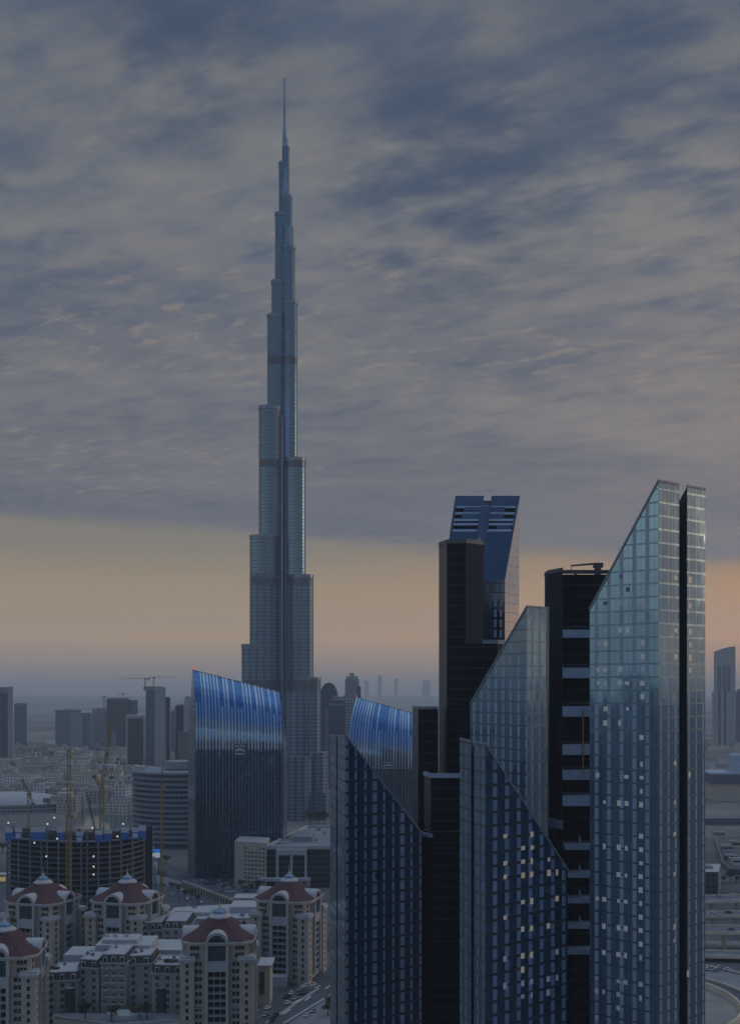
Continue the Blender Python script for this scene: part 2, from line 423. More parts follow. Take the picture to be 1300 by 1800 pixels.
def fm(name, gl, bandc, floor, bay, band, mull, mullc=None, metal=.45, **k):
    return facade(name, gl, None, floor, bay, band, bandc, mull, mullc or bandc, metal, .18, None, (0, 0, 0), tilt=.02, wav=.02, **k)
M['far_blue'] = fm('far_blue', (.07, .11, .18), (.10, .13, .18), 4, 3, .25, .15)
M['far_grey'] = fm('far_grey', (.10, .13, .17), (.24, .26, .29), 4, 5, .45, .2)
M['far_pale'] = fm('far_pale', (.14, .18, .22), (.34, .35, .36), 4, 4, .35, .45)
M['far_dark'] = fm('far_dark', (.035, .05, .08), (.05, .065, .09), 4, 4, .3, .3)
M['town_wall'] = fm('town_wall', (.03, .035, .045), (.56, .515, .44), 3.6, 4.2, .52, .62, metal=.0)
M['town_wall2'] = fm('town_wall2', (.03, .035, .045), (.40, .37, .33), 3.6, 5.0, .55, .66, metal=.0)
M['town_wall3'] = fm('town_wall3', (.03, .035, .045), (.68, .65, .60), 4.0, 4.6, .5, .58, metal=.0)


def leaf_mat(name, c1, c2):
    mt = bpy.data.materials.new(name); mt.use_nodes = True
    t = NT(mt.node_tree); b = mt.node_tree.nodes['Principled BSDF']
    g = t.n.new('ShaderNodeNewGeometry')
    t.l.new(t.mix(g.outputs['Random Per Island'], c1, c2), b.inputs['Base Color'])
    b.inputs['Roughness'].default_value = .75
    return mt
M['leaf'] = leaf_mat('leaf', (.030, .042, .018), (.075, .085, .034))
M['leaf2'] = leaf_mat('leaf_olive', (.055, .055, .024), (.11, .10, .045))


# ------------------------------------------------------------------ the ground
def ground_mat():
    mt = bpy.data.materials.new('city_ground'); mt.use_nodes = True
    t = NT(mt.node_tree); b = mt.node_tree.nodes['Principled BSDF']
    g = t.n.new('ShaderNodeNewGeometry'); p = g.outputs['Position']
    big = t.noise(p, .0011, 6, .6, .6); med = t.noise(p, .012, 6, .65, .8)
    vor = t.n.new('ShaderNodeTexVoronoi'); vor.feature = 'F1'; vor.distance = 'CHEBYCHEV'
    t._in(vor.inputs['Vector'], t.v('ADD', p, t.v('SCALE', t.noise(p, .004, 3, .5, 0, True), None, 60.0)))
    vor.inputs['Scale'].default_value = .028
    cellc = t.xyz(vor.outputs['Color'])[0]
    town = t.mix(cellc, (.045, .052, .062), (.17, .16, .15))
    town = t.mix(t.step(med, .35, .65), town, (.10, .105, .115))
    sand = t.mix(t.step(med, .3, .7), (.16, .155, .15), (.30, .275, .235))
    c = t.mix(t.step(big, .42, .58), town, sand)
    _, yy, _ = t.xyz(p)
    town2 = t.mix(cellc, (.02, .03, .04), (.34, .33, .31))
    c = t.mix(t.step(yy, -60.0, -200.0), c, t.mix(t.step(med, .42, .58), town2, (.05, .07, .09)))
    near = t.mix(t.step(t.noise(p, .03, 6, .6, .5), .35, .65), (.06, .068, .082), (.125, .13, .14))
    c = t.mix(t.m('MULTIPLY', t.step(yy, -200.0, -60.0), t.step(yy, 1100.0, 820.0)), c, near)
    t.l.new(c, b.inputs['Base Color']); b.inputs['Roughness'].default_value = .9
    b.inputs['Specular IOR Level'].default_value = .2
    return mt
g = MB()
g.face([(-11990, -7990, 0), (11990, -7990, 0), (11990, 12990, 0), (-11990, 12990, 0)])
tag(g.build('ground', ground_mat(), base=(0, 0, 0)), kind='structure')

def flat(name, pts, z, m, kind='structure'):
    b = MB(); pts = [Vector((p[0], p[1], z)) for p in pts]
    n_ = len(pts)
    if sum(pts[i].x * pts[(i + 1) % n_].y - pts[(i + 1) % n_].x * pts[i].y for i in range(n_)) < 0: pts = pts[::-1]
    b.face(pts, 0, [(p.x, p.y) for p in pts])
    return tag(b.build(name, m), kind=kind)

# ------------------------------------------------------------------ the foreground glass towers
def wall_hit(x, y, p0, p1):                  # where the sight line through a photo pixel meets the vertical wall p0-p1
    dirv = Vector(((x - CX) / F, 1.0, -(y - HY) / F))
    wd = Vector((p1.x - p0.x, p1.y - p0.y, 0)).normalized(); nrm = Vector((wd.y, -wd.x, 0))
    tt = nrm.dot(Vector((p0.x, p0.y, 0))) / nrm.dot(dirv)
    return Vector((0, 0, CAMZ)) + dirv * tt, wd, nrm

def glow_windows(root, p0, p1, pts, m, wd_=1.15, ht=1.3, name='glow_window'):
    h0, w0 = ht, wd_
    for (x, y) in pts:
        c, wv, nv = wall_hit(x, y, p0, p1)
        q = c + nv * .03; ht = h0 * random.choice((.75, 1, 1, 1.15)); wd_ = w0 * random.choice((.7, 1, 1, 1.1))
        b = MB()
        a, bb = q - wv * wd_ / 2, q + wv * wd_ / 2
        b.prism([(a.x, a.y), (bb.x, bb.y), (bb.x - nv.x * .12, bb.y - nv.y * .12), (a.x - nv.x * .12, a.y - nv.y * .12)],
                c.z - ht / 2, c.z + ht / 2, 0, 0, bottom=True)
        b.build(name, m, root)

def wing(name, label, L, N_, R_, zL, zN, zR, slot_face, sl, sdepth, gm_front, gm_side, group=None):
    """A glass wedge: parallelogram plan, flat along the un-notched direction, its roof one steep plane; a recessed slot in one face."""
    L, N_, R_ = (Vector((p[0], p[1], 0)) for p in (L, N_, R_))
    Bk = L + (R_ - N_)
    zB = zL + zR - zN
    def ztop(p):                              # roof plane
        a = N_ - L; b = R_ - N_
        det = a.x * b.y - a.y * b.x; q = p - L
        s_ = (q.x * b.y - q.y * b.x) / det; t_ = (a.x * q.y - a.y * q.x) / det
        return zL + s_ * (zN - zL) + t_ * (zR - zN)
    root = thing(name, label, 'skyscraper', ((L + R_) / 2), group)
    a, b = (N_, R_) if slot_face == 'right' else (L, N_)
    inward = ((L - N_) if slot_face == 'right' else (R_ - N_)).normalized()
    s0, s1 = a + (b - a) * sl[0], a + (b - a) * sl[1]
    i0, i1 = s0 + inward * sdepth, s1 + inward * sdepth
    if slot_face == 'right':
        poly = [L, N_, s0, i0, i1, s1, R_, Bk]; mats = [0, 1, 2, 2, 2, 1, 0, 1]
    else:
        poly = [L, s0, i0, i1, s1, N_, R_, Bk]; mats = [1, 2, 2, 2, 1, 0, 1, 0]
    m_ = MB()
    m_.prism([(p.x, p.y) for p in poly], 0, [ztop(p) for p in poly], 0, 3, mats=mats)
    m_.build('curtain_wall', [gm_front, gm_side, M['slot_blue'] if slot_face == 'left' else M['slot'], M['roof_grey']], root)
    # coping along the roof edges
    cp = MB()
    for p, q in ((L, N_), (N_, s0) if slot_face == 'right' else (L, s0), (s1, R_) if slot_face == 'right' else (s1, N_), (N_, R_)):
        if slot_face == 'right' and (p, q) == (N_, R_): continue
        if slot_face != 'right' and (p, q) == (L, N_): continue
        cp.bar(Vector((p.x, p.y, ztop(p) + .2)), Vector((q.x, q.y, ztop(q) + .2)), .5, 0, .5)
    cp.build('coping', M['trim'], root)
    return root, L, N_, R_

def V2(x, Y): return (Xp(x, Y), Y)
# nearest tall wing on the right, roof falling to the left
A, AL, AN, AR = wing('glass_tower', 'tallest glass tower at right, roof slanting down left, dark slot in its right face',
                     V2(1036, 317), V2(1157, 304), V2(1239, 317), Zp(1072, 317), Zp(846, 304), Zp(861, 317), 'right', (.43, .60), 5.0,
                     M['park_glass'], M['park_side'], 'slanted glass towers')
z_ = 3.61
la = [(543, 662, 2), (682, 660, 1), (588, 745, 2), (447, 832, 2), (540, 832, 1), (680, 828, 1), (682, 915, 1), (447, 1003, 1), (540, 1003, 0), (585, 1003, 0), (682, 1000, 1), (402, 1088, 1),
      (447, 1088, 0), (682, 1083, 0), (682, 1170, 0), (400, 1255, 0), (445, 1255, 0), (540, 1252, 0), (682, 1255, 1), (400, 1338, 0), (447, 1340, 0), (538, 1338, 0), (583, 1340, 0),
      (680, 1340, 0), (680, 1425, 0), (447, 1503, 0), (585, 1503, 0)]
for k_, (key) in enumerate(('sky_glow_cool', 'glow_dim', 'pane_sky_blue')):
    glow_windows(A, AL, AN, [(940 + x / z_, 830 + y / z_) for x, y, c in la if c == k_], M[key], name='glow_window' if k_ < 2 else 'open_window')  # open panes mirroring the sky, painted as glow and blue
z_ = 4.643
la = [(200, 238), (318, 238), (497, 355), (497, 575), (138, 663), (373, 677), (497, 684), (495, 796), (195, 884), (315, 893), (375, 895), (493, 905), (493, 1162), (193, 1245),
      (312, 1253), (373, 1260), (493, 1273), (493, 1383)]
glow_windows(A, AL, AN, [(1020 + x / z_, 1220 + y / z_) for x, y in la], M['sky_glow_cool'])
la = [(310, 175), (370, 183), (490, 192), (490, 302), (135, 370), (192, 378), (310, 390), (368, 397), (490, 412), (490, 523), (190, 597), (310, 610), (368, 617), (490, 632), (490, 744),
      (190, 812), (308, 828), (367, 837)]
glow_windows(A, AL, AN, [(1020 + x / z_, 1500 + y / z_) for x, y in la], M['sky_glow_cool'])
la = [(490, 855), (130, 1020), (308, 1047), (365, 1055), (490, 1073), (130, 1125), (187, 1133), (308, 1155), (488, 1185), (308, 1265), (130, 1340)]
glow_windows(A, AL, AN, [(1020 + x / z_, 1500 + y / z_) for x, y in la], M['glow_dim'])
glow_windows(A, AN, AR, [(940 + x / 3.61, 830 + y / 3.61) for x, y in [(893, 670), (983, 683), (983, 848), (893, 1005), (983, 1012), (983, 1095), (893, 1172), (983, 1178), (983, 1258)]],
            M['glow_warm'], 1.3, 1.5)
glow_windows(A, AN, AR, [(1020 + x / z_, 1220 + y / z_) for x, y in [(770, 565), (887, 660), (768, 888), (767, 1145)]], M['glow_warm'], .9, 1.5)
glow_windows(A, AN, AR, [(1020 + x / z_, 1500 + y / z_) for x, y in [(765, 172), (765, 605), (765, 715), (875, 985)]], M['sky_glow_cool'], .8, 1.5)

# front wing in the middle, roof falling to the right, many lit rooms
D_, DL, DN, DR = wing('glass_tower', 'dark glass tower with many yellow lit windows, roof slanting down right',
                      V2(808, 316), V2(853, 300), V2(997, 321), Zp(1300, 316), Zp(1310, 300), Zp(1530, 321), 'left', (.44, .56), 1.6,
                      M['lit_glass'], M['narrow_face'], 'slanted glass towers')
z_ = 4.643
glow_windows(D_, DN, DR, [(780 + x / z_, 1200 + y / z_) for x, y in [(500, 1255), (717, 1240), (645, 1352), (717, 1348), (500, 1476), (645, 1463), (715, 1458), (855, 1445), (500, 1588), (645, 1575),
            (713, 1567), (855, 1555)]], M['glow_warm'], 1.35, 1.5)
z_ = 2.6
glow_windows(D_, DN, DR, [(560 + x / z_, 1480 + y / z_) for x, y in [(1088, 140), (852, 160), (933, 153), (972, 150), (932, 276), (972, 272), (852, 347), (931, 400), (971, 396), (931, 522), (971, 518),
            (1088, 260), (1048, 385), (931, 585)]], M['glow_warm'], 1.3, 1.5)
glow_windows(D_, DN, DR, [(560 + x / z_, 1480 + y / z_) for x, y in [(851, 536), (931, 648), (971, 640), (1048, 628), (1088, 622), (931, 708), (971, 702), (1048, 690), (1088, 503), (851, 660)]], M['glow_dim'], 1.3, 1.5)

# front wing on the left
E0, EL, EN, ER = wing('glass_tower', 'dark slanted glass tower with rows of pale window strips and no lit rooms',
                      V2(580, 385), V2(607, 353), V2(742, 370), Zp(1293, 385), Zp(1294, 353), Zp(1467, 370), 'left', (.42, .50), 1.6,
                      M['rows_glass'], M['narrow_face'], 'slanted glass towers')
def smudge(root, x, y, p0, p1, w0, h0):
    c, wv, nv = wall_hit(x, y, p0, p1); b = MB(); n_ = 22
    pts = []
    for i in range(n_):
        a = 2 * math.pi * i / n_; rr = random.uniform(.55, 1.1)
        pts.append(c + nv * .06 + wv * (math.cos(a) * w0 * rr) + Vector((0, 0, math.sin(a) * h0 * rr)))
    b.face(pts, 0)
    for i in range(n_):
        j = (i + 1) % n_
        b.face([pts[j], pts[i], pts[i] - nv * .1, pts[j] - nv * .1], 0)
    b.build('black_smudge', M['black_metal'], root)  # black patch added on the glass, no opening behind it
smudge(E0, 664, 1540, EN, ER, 1.3, 1.9)

# pale wing behind, its face seen between the front wing and the black core
C_, CL, CN, CR = wing('glass_tower', 'pale blue glass tower behind the lit one, roof slanting down left',
                      V2(826, 363), V2(926, 338), V2(964, 344), Zp(1240, 363), Zp(1067, 338), Zp(1070, 344), 'right', (.93, .97), .6,
                      M['park_glass'], M['park_side'], 'slanted glass towers')

# black core between the wings, with the white bridges
core = thing('core_tower', 'black core between glass towers, crossed by pale bridges, small crane on top', 'skyscraper', (Xp(1010, 350), 352, 0))
zc = Zp(1008, 352)
b = MB()
fx0, fx1 = Xp(963, 353), Xp(988, 345)
b.prism([(fx0, 353), (fx1, 345), (fx1, 356), (fx0 + .3, 362)], Zp(1440, 349), zc, 0, 1, bottom=True)
b.build('fin_wall', [M['dark_facet'], M['roof_grey']], core)
b = MB()
b.prism([(fx1 + .01, 352.5), (Xp(1008, 352.5), 352.5), (Xp(1008, 350.5), 350.5), (Xp(1014, 350.5), 350.5), (Xp(1014, 352.5), 352.5), (Xp(1082, 352.5), 352.5), (Xp(1082, 366), 366), (fx1 + .01, 366)],
        0, zc - .3, 0, 1)
b.prism([(Xp(952, 354), 354.2), (fx1 - .05, 354.2), (fx1 - .05, 364), (Xp(957, 364), 364)], 0, Zp(1452, 354), 0, 1)
b.build('core_wall', [M['black_glass'], M['roof_grey']], core)
b = MB()
b.prism([(fx0 - .2, 352.6), (fx1 + .1, 344.6), (fx1 + .1, 353), (fx0 - .2, 354)], Zp(1456, 349), Zp(1440, 349), 0, 0, bottom=True)
b.build('ledge', M['bridge'], core)
b = MB()
for p, q in (((fx0, 353), (fx1, 345)), ((fx1, 345), (fx1, 352)), ((fx1, 352.3), (Xp(1080, 352.3), 352.3)), ((fx0, 353), (fx0 + .3, 362))):
    b.bar((p[0], p[1], zc + .5), (q[0], q[1], zc + .5), .3, 0, 1.2)
b.build('parapet', M['pale_facet'], core)
for (ya, yb) in [(1107, 1121), (1174, 1192), (1242, 1260), (1309, 1327), (1354, 1371), (1399, 1417), (1485, 1494), (1534, 1543), (1579, 1588), (1625, 1633), (1669, 1678)]:
    b = MB()
    b.box(Xp(986 if ya < 1440 else 992, 346), Xp(1042, 346), 345.6, 350.2, Zp(yb, 346), Zp(ya, 346), 0)
    br = b.build('skybridge', M['bridge'], core)
    b = MB()
    for k in range(5):
        xx = Xp(989 + k * 10, 346)
        b.bar((xx, 345.9, Zp(ya, 346)), (xx, 345.9, Zp(ya, 346) + 1.0), .08, 0)
    b.bar((Xp(987, 346), 345.9, Zp(ya, 346) + 1.0), (Xp(1042, 346), 345.9, Zp(ya, 346) + 1.0), .09, 0)
    b.build('railing', M['trim'], br)
for yb in (1486, 1535, 1580, 1626):
    b = MB(); b.prism([(Xp(1018, 346), 346.2), (Xp(1021, 346), 346.2), (Xp(1021, 346), 346.9), (Xp(1018, 346), 346.9)], Zp(yb, 346), [Zp(yb - 17, 346), Zp(yb - 9, 346), Zp(yb - 9, 346), Zp(yb - 17, 346)], 0, 0)
    b.build('divider', M['bridge'], core)
b = MB()
b.bar((Xp(1024.5, 345), 345.2, Zp(1363, 345)), (Xp(1024.5, 345), 345.2, Zp(1249, 345)), .32, 0)
b.build('hoist_mast', M['crane_yellow'], core)
crn = MB()
cx, cy = Xp(1050, 356), 356
crn.prism([(cx - .9, cy - .9), (cx + .9, cy - .9), (cx + .9, cy + .9), (cx - .9, cy + .9)], zc - .3, zc + 2.2, 0, 0)
crn.box(cx - 1.3, cx + 1.5, cy - 1.2, cy + 1.2, zc + 2.2, zc + 3.6)
crn.bar((cx - 1, cy, zc + 3.3), (Xp(1003, 356), cy, zc + 2.8), .35, 0, .5)
crn.bar((Xp(1003.5, 356), cy, zc + 2.8), (Xp(1003.5, 356), cy, zc + 1.5), .2, 0)
crn.bar((cx - 1, cy, zc + 3.6), (Xp(1020, 356), cy, zc + 3.3), .15, 0)
crn.build('cleaning_crane', M['crane_dark'], core)

# the stepped black tower
bt = thing('black_tower', 'stepped black tower, one tall shaft over lower blocks', 'skyscraper', (Xp(800, 395), 395, 0))
zf = Zp(955, 395)
b = MB()
fp = [V2(771, 403), V2(785, 395), V2(818, 393), V2(849.5, 399), V2(849.5, 424), V2(775, 424)]
b.prism(fp, 0, zf, 0, 3, mats=[1, 0, 2, 0, 0, 1])
b.build('shaft', [M['black_glass'], M['pale_facet'], M['dark_facet'], M['roof_grey']], bt)
b = MB()
for i in range(6):
    p, q = fp[i], fp[(i + 1) % 6]
    b.bar((p[0], p[1], zf + .6), (q[0], q[1], zf + .6), .35, 0, 1.4)
b.build('parapet', M['pale_facet'], bt)
sh = [V2(819, 391), V2(874, 391), V2(890, 398), V2(890, 413), V2(850, 413)]
b = MB(); b.prism(sh, 0, Zp(1132, 393), 0, 2, mats=[0, 1, 0, 0, 0]); b.build('lower_block', [M['black_glass'], M['dark_facet'], M['roof_grey']], bt)
b = MB()
for p, q in ((sh[0], sh[1]), (sh[1], sh[2]), (sh[2], sh[3])):
    if p is sh[0]: p = V2(848, 391)
    b.bar((p[0], p[1], Zp(1128.5, 393)), (q[0], q[1], Zp(1128.5, 393)), .4, 0, 1.3)
b.build('roof_edge', M['trim'], bt)
hp = [V2(725, 397), V2(735, 386), V2(770, 386), V2(769, 400)]
b = MB(); b.prism(hp, 0, Zp(1246, 388), 0, 2, mats=[1, 0, 0, 0]); b.build('lower_block', [M['black_glass'], M['pale_facet'], M['roof_grey']], bt)
b = MB(); b.bar((hp[0][0], hp[0][1], Zp(1246, 388) + .4), (hp[1][0], hp[1][1], Zp(1246, 388) + .4), .4, 0, .9)
b.bar((hp[1][0], hp[1][1], Zp(1246, 388) + .4), (hp[2][0], hp[2][1], Zp(1246, 388) + .4), .4, 0, .9); b.build('roof_edge', M['trim'], bt)
ip = [V2(745, 382), V2(757, 373), V2(812, 373), V2(812, 384)]
b = MB(); b.prism(ip, Zp(1455, 380), Zp(1366, 376), 0, 2, mats=[1, 0, 0, 0], bottom=True)
b.prism([V2(742.5, 381), V2(757, 373.6), V2(811, 373.6), V2(811, 384)], 0, Zp(1458, 380), 0, 2); b.build('lower_block', [M['black_glass'], M['pale_facet'], M['roof_grey']], bt)
b = MB()
for p, q in ((ip[0], ip[1]), (ip[1], ip[2])):
    b.bar((p[0], p[1], Zp(1365, 376) + .5), (q[0], q[1], Zp(1365, 376) + .5), .5, 0, 1.5)
b.bar((ip[0][0] - 1.2, 379, Zp(1466, 378)), (ip[1][0] + .3, 373, Zp(1466, 378)), .8, 0, 1.2)
b.build('roof_edge', M['bridge'], bt)
b = MB(); p0, p1 = Vector((*V2(818, 393), 0)), Vector((*V2(849.5, 399), 0))
b = smudge(bt, 840, 1000, p0, p1, .45, .6)

# the tower behind it with the inclined gridded roof
gt = thing('tilted_roof_tower', 'tower with inclined blue roof of open frames, behind the black tower', 'skyscraper', (Xp(850, 440), 440, 0))
gA = P(778, 1020, 424.5); gBq = P(887, 1020, 428)               # lower roof edge
gT0 = P(799, 880, 436); gT1 = P(912, 880, 440)                  # upper roof edge
def rp(u, v, off=0.0):                                          # point on the roof plane: u across, v up
    nrm = (gBq - gA).cross(gT0 - gA).normalized()
    q = gA.lerp(gBq, u).lerp(gT0.lerp(gT1, u), v)
    return q + nrm * off
b = MB()
gl, gr = (gA.x, gA.y), (gBq.x, gBq.y); tr, tl = (gT1.x, gT1.y), (gT0.x, gT0.y)
zb_ = gA.z
b.face([(gl[0], gl[1], 0), (gr[0], gr[1], 0), (gr[0], gr[1], gBq.z), (gl[0], gl[1], gA.z)], 0, [(0, 0), (24, 0), (24, gBq.z), (0, gA.z)])
LL = math.hypot(tr[0] - gr[0], tr[1] - gr[1])
b.face([(gr[0], gr[1], 0), (tr[0], tr[1], 0), tuple(gT1), tuple(gBq)], 1, [(0, 0), (LL, 0), (LL, gT1.z), (0, gBq.z)])
b.face([(tr[0], tr[1], 0), (tl[0], tl[1], 0), tuple(gT0), tuple(gT1)], 0, [(0, 0), (24, 0), (24, gT0.z), (0, gT1.z)])
b.face([(tl[0], tl[1], 0), (gl[0], gl[1], 0), tuple(gA), tuple(gT0)], 0, [(0, 0), (LL, 0), (LL, gA.z), (0, gT0.z)])
b.face([rp(0, 0), rp(1, 0), rp(1, .62), rp(0, .62)], 0, [(0, gA.z), (24, gA.z), (24, gA.z + 22), (0, gA.z + 22)])
b.face([rp(0, .62, -.8), rp(1, .62, -.8), rp(1, 1, -.8), rp(0, 1, -.8)], 2)
b.build('curtain_wall', [M['blue_glass_dark'], M['side_mirror'], M['black_metal']], gt)
def roofpanel(u0, u1, v0, v1, o0, o1, m_, name):
    b = MB()
    lo = [rp(u0, v0, o0), rp(u1, v0, o0), rp(u1, v1, o0), rp(u0, v1, o0)]; hi = [rp(u0, v0, o1), rp(u1, v0, o1), rp(u1, v1, o1), rp(u0, v1, o1)]
    b.face(hi, 0); b.face(lo[::-1], 0)
    for i in range(4):
        j = (i + 1) % 4; b.face([lo[i], lo[j], hi[j], hi[i]], 0)
    b.build(name, m_, gt)
bp = M['blue_panel']
roofpanel(.0, .44, .93, 1.06, -.6, .15, bp, 'top_screen'); roofpanel(.56, 1.0, .93, 1.06, -.6, .15, bp, 'top_screen')
roofpanel(.16, .80, .85, .915, -.6, .2, bp, 'roof_panel'); roofpanel(.14, .80, .765, .83, -.6, .2, bp, 'roof_panel')
roofpanel(.42, .58, .48, .92, -.5, .6, bp, 'roof_spine')
for v0 in (.62, .70, .755, .838, .922):
    roofpanel(.03, .97, v0 - .016, v0 + .012, -.7, .1, M['bridge'], 'roof_beam')
for u0 in (.0, .965):
    roofpanel(u0, u0 + .035, .60, .95, -.7, .12, bp, 'roof_rail')
roofpanel(.72, .94, .63, .685, -.7, 0, M['blue_glass_dark'], 'roof_panel')
b = MB(); b.bar(rp(.42, .10, .5), rp(.47, .52, .5), .9, 0, .8); b.bar(rp(.38, .0, .6), rp(.42, .10, .5), .9, 0, .8); b.build('roof_gutter', M['trim'], gt)
zz_ = Zp(1120, 427)
for k in range(4):
    for xx in (868, 878):
        b = MB(); b.box(Xp(xx, 426.8), Xp(xx + 4, 426.8), 426.9, 427.9, Zp(1060 + k * 18, 427) - 1.4, Zp(1060 + k * 18, 427) + 1.4)
        b.build('pale_window', M['bridge'], gt)

# ------------------------------------------------------------------ the two blue striped towers
def striped(name, label, xl, xr, Y, yfold, apex, tr, lean, lside, nf, seed, ybase=0):
    rnd = random.Random(seed)
    zf = Zp(yfold, Y)
    root = thing(name, label, 'skyscraper', (Xp((xl + xr) / 2, Y), Y, 0), 'blue striped towers')
    X0, X1 = Xp(xl, Y), Xp(xr, Y)
    Yt = Y + lean
    A0 = P(apex[0], apex[1], Yt); T1 = P(tr[0], tr[1], Yt)
    def fp_(u, t, off=0.0):                   # u across, t<0 vertical part (metres below fold), t in 0..1 leaning part
        if t <= 0:
            return Vector((X0 + (X1 - X0) * u, Y - off, zf + t))
        zt = A0.z + (T1.z - A0.z) * u
        k = t ** 3.2
        xb = X0 + (X1 - X0) * u; xt = A0.x + (T1.x - A0.x) * u
        return Vector((xb + (xt - xb) * k, Y + lean * k - off, zf + (zt - zf) * t + off * .4 * t))
    ts = [-zf, -zf * .5, 0.0] + [i / 14 for i in range(1, 15)]
    b = MB(); nu = 10; W = X1 - X0
    for i in range(nu):
        for a, c in zip(ts, ts[1:]):
            u0, u1 = i / nu, (i + 1) / nu
            pts = [fp_(u0, a), fp_(u1, a), fp_(u1, c), fp_(u0, c)]
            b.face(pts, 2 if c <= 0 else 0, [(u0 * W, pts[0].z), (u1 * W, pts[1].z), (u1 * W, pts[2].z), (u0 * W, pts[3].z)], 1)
    # side and back walls
    bl = Vector((Xp(lside[0], lside[1]), lside[1], 0)); brr = Vector((X1 + 1.0, Yt + .5, 0))
    for a, c in zip(ts, ts[1:]):
        p, q = fp_(0, a), fp_(0, c)
        kf = lambda z, zt_: max(0.0, (z - zf) / (zt_ - zf))
        fl = lambda z: Vector((bl.x + (A0.x - bl.x) * kf(z, A0.z), bl.y + (A0.y - bl.y) * kf(z, A0.z), z))
        b.face([fl(p.z), p, q, fl(q.z)], 1, [(0, p.z), (28, p.z), (28, q.z), (0, q.z)])
        p, q = fp_(1, a), fp_(1, c)
        fr = lambda z: Vector((brr.x + (T1.x - brr.x) * kf(z, T1.z), brr.y + (T1.y - brr.y) * kf(z, T1.z), z))
        b.face([p, fr(p.z), fr(q.z), q], 1, [(0, p.z), (28, p.z), (28, q.z), (0, q.z)])
    b.face([brr, bl, Vector((bl.x, bl.y, zf)), A0, T1, Vector((brr.x, brr.y, zf))], 1, [(0, 0), (W, 0), (W, zf), (W, A0.z), (0, T1.z), (0, zf)])
    b.build('curtain_wall', [M['stripe_glass'], M['dark_teal'], M['stripe_dark_reflection']], root)
    m_ = MB()
    for i in range(nf):
        u = (i + .5 + rnd.uniform(-.06, .06)) / nf
        wd = rnd.choice((.8, .95, 1.1, 1.5)) / W; off = .35
        t0 = rnd.choice((0, 0, .35))
        tt = [-zf] + [j / 10 * rnd.choice((1.0,)) for j in range(0, 11)]
        tt = [q for q in tt if q <= 1 - t0 * 0 and not (t0 and q > .62)]
        for a, c in zip(tt, tt[1:]):
            if a < 0: wq = wd * .5
            else: wq = wd
            pa = [fp_(u - wq / 2, a), fp_(u - wq / 2, a, off), fp_(u + wq / 2, a, off), fp_(u + wq / 2, a)]
            pc = [fp_(u - wq / 2, c), fp_(u - wq / 2, c, off), fp_(u + wq / 2, c, off), fp_(u + wq / 2, c)]
            for k in range(3):
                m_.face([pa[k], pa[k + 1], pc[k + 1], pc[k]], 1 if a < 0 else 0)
    m_.build('fin_screen', [M['fin'], M['fin_dark_reflection']], root)
    e = MB(); e.bar(A0, T1, .8, 0, .8); e.bar(fp_(0, 0), fp_(0, .5), .5, 0); e.build('roof_edge', M['trim'], root)
    e = MB(); e.lathe([(.1, A0.z + .3), (.45, A0.z + .6), (.6, A0.z + 1.1), (.4, A0.z + 1.6), (0, A0.z + 1.9)], A0.x, A0.y, 8, 0)
    e.build('warning_light', M['red_lamp'], root)
    return root, fp_, X0, X1, Y
def emblem(root, cx, cy, Y, wpx, hpx):        # the framed sign high on the blue face: a row of marks, a swoosh, a base line
    c = P(cx, cy, Y); w_ = wpx * Y / F; h_ = hpx * Y / F; y0 = Y - .9
    sg = MB(); sg.box(c.x - w_ / 2, c.x + w_ / 2, y0, y0 + .5, c.z - h_ / 2, c.z + h_ / 2); sgn = sg.build('sign_board', M['dark_teal'], root)
    mk = MB()
    for k in range(4):
        x0 = c.x - w_ * .42 + k * w_ * .22
        mk.face([(x0, y0 - .1, c.z + h_ * .22), (x0 + w_ * .17, y0 - .1, c.z + h_ * .22), (x0 + w_ * .10, y0 - .1, c.z + h_ * .44), (x0 + w_ * .02, y0 - .1, c.z + h_ * .44)], 0)
    top, bot = [], []
    for k in range(9):
        s_ = k / 8; x = c.x - w_ * .40 + w_ * .80 * s_
        top.append((x, y0 - .1, c.z - h_ * .02 + h_ * .15 * math.sin(math.pi * s_))); bot.append((x, y0 - .1, c.z - h_ * .16 + h_ * .06 * math.sin(math.pi * s_)))
    for k in range(8): mk.face([bot[k], bot[k + 1], top[k + 1], top[k]], 0)
    mk.face([(c.x - w_ * .4, y0 - .1, c.z - h_ * .42), (c.x + w_ * .4, y0 - .1, c.z - h_ * .42), (c.x + w_ * .4, y0 - .1, c.z - h_ * .30), (c.x - w_ * .4, y0 - .1, c.z - h_ * .30)], 0)
    mk.build('emblem', M['fin'], sgn)
J1, f1, x0_, x1_, _ = striped('striped_tower', 'big blue striped glass tower at the foot of the needle skyscraper', 343, 497, 870, 1318, (338, 1178), (490, 1216), 26, (330, 899), 27, 5)
emblem(J1, 422, 1318, 870, 22, 20)
J2, f2, _, _, _ = striped('striped_tower', 'smaller blue striped tower partly behind the dark slanted tower', 611, 725, 1100, 1352, (626, 1226), (724, 1254), 28, (606, 1135), 22, 8)
emblem(J2, 681, 1345, 1100, 20, 15)

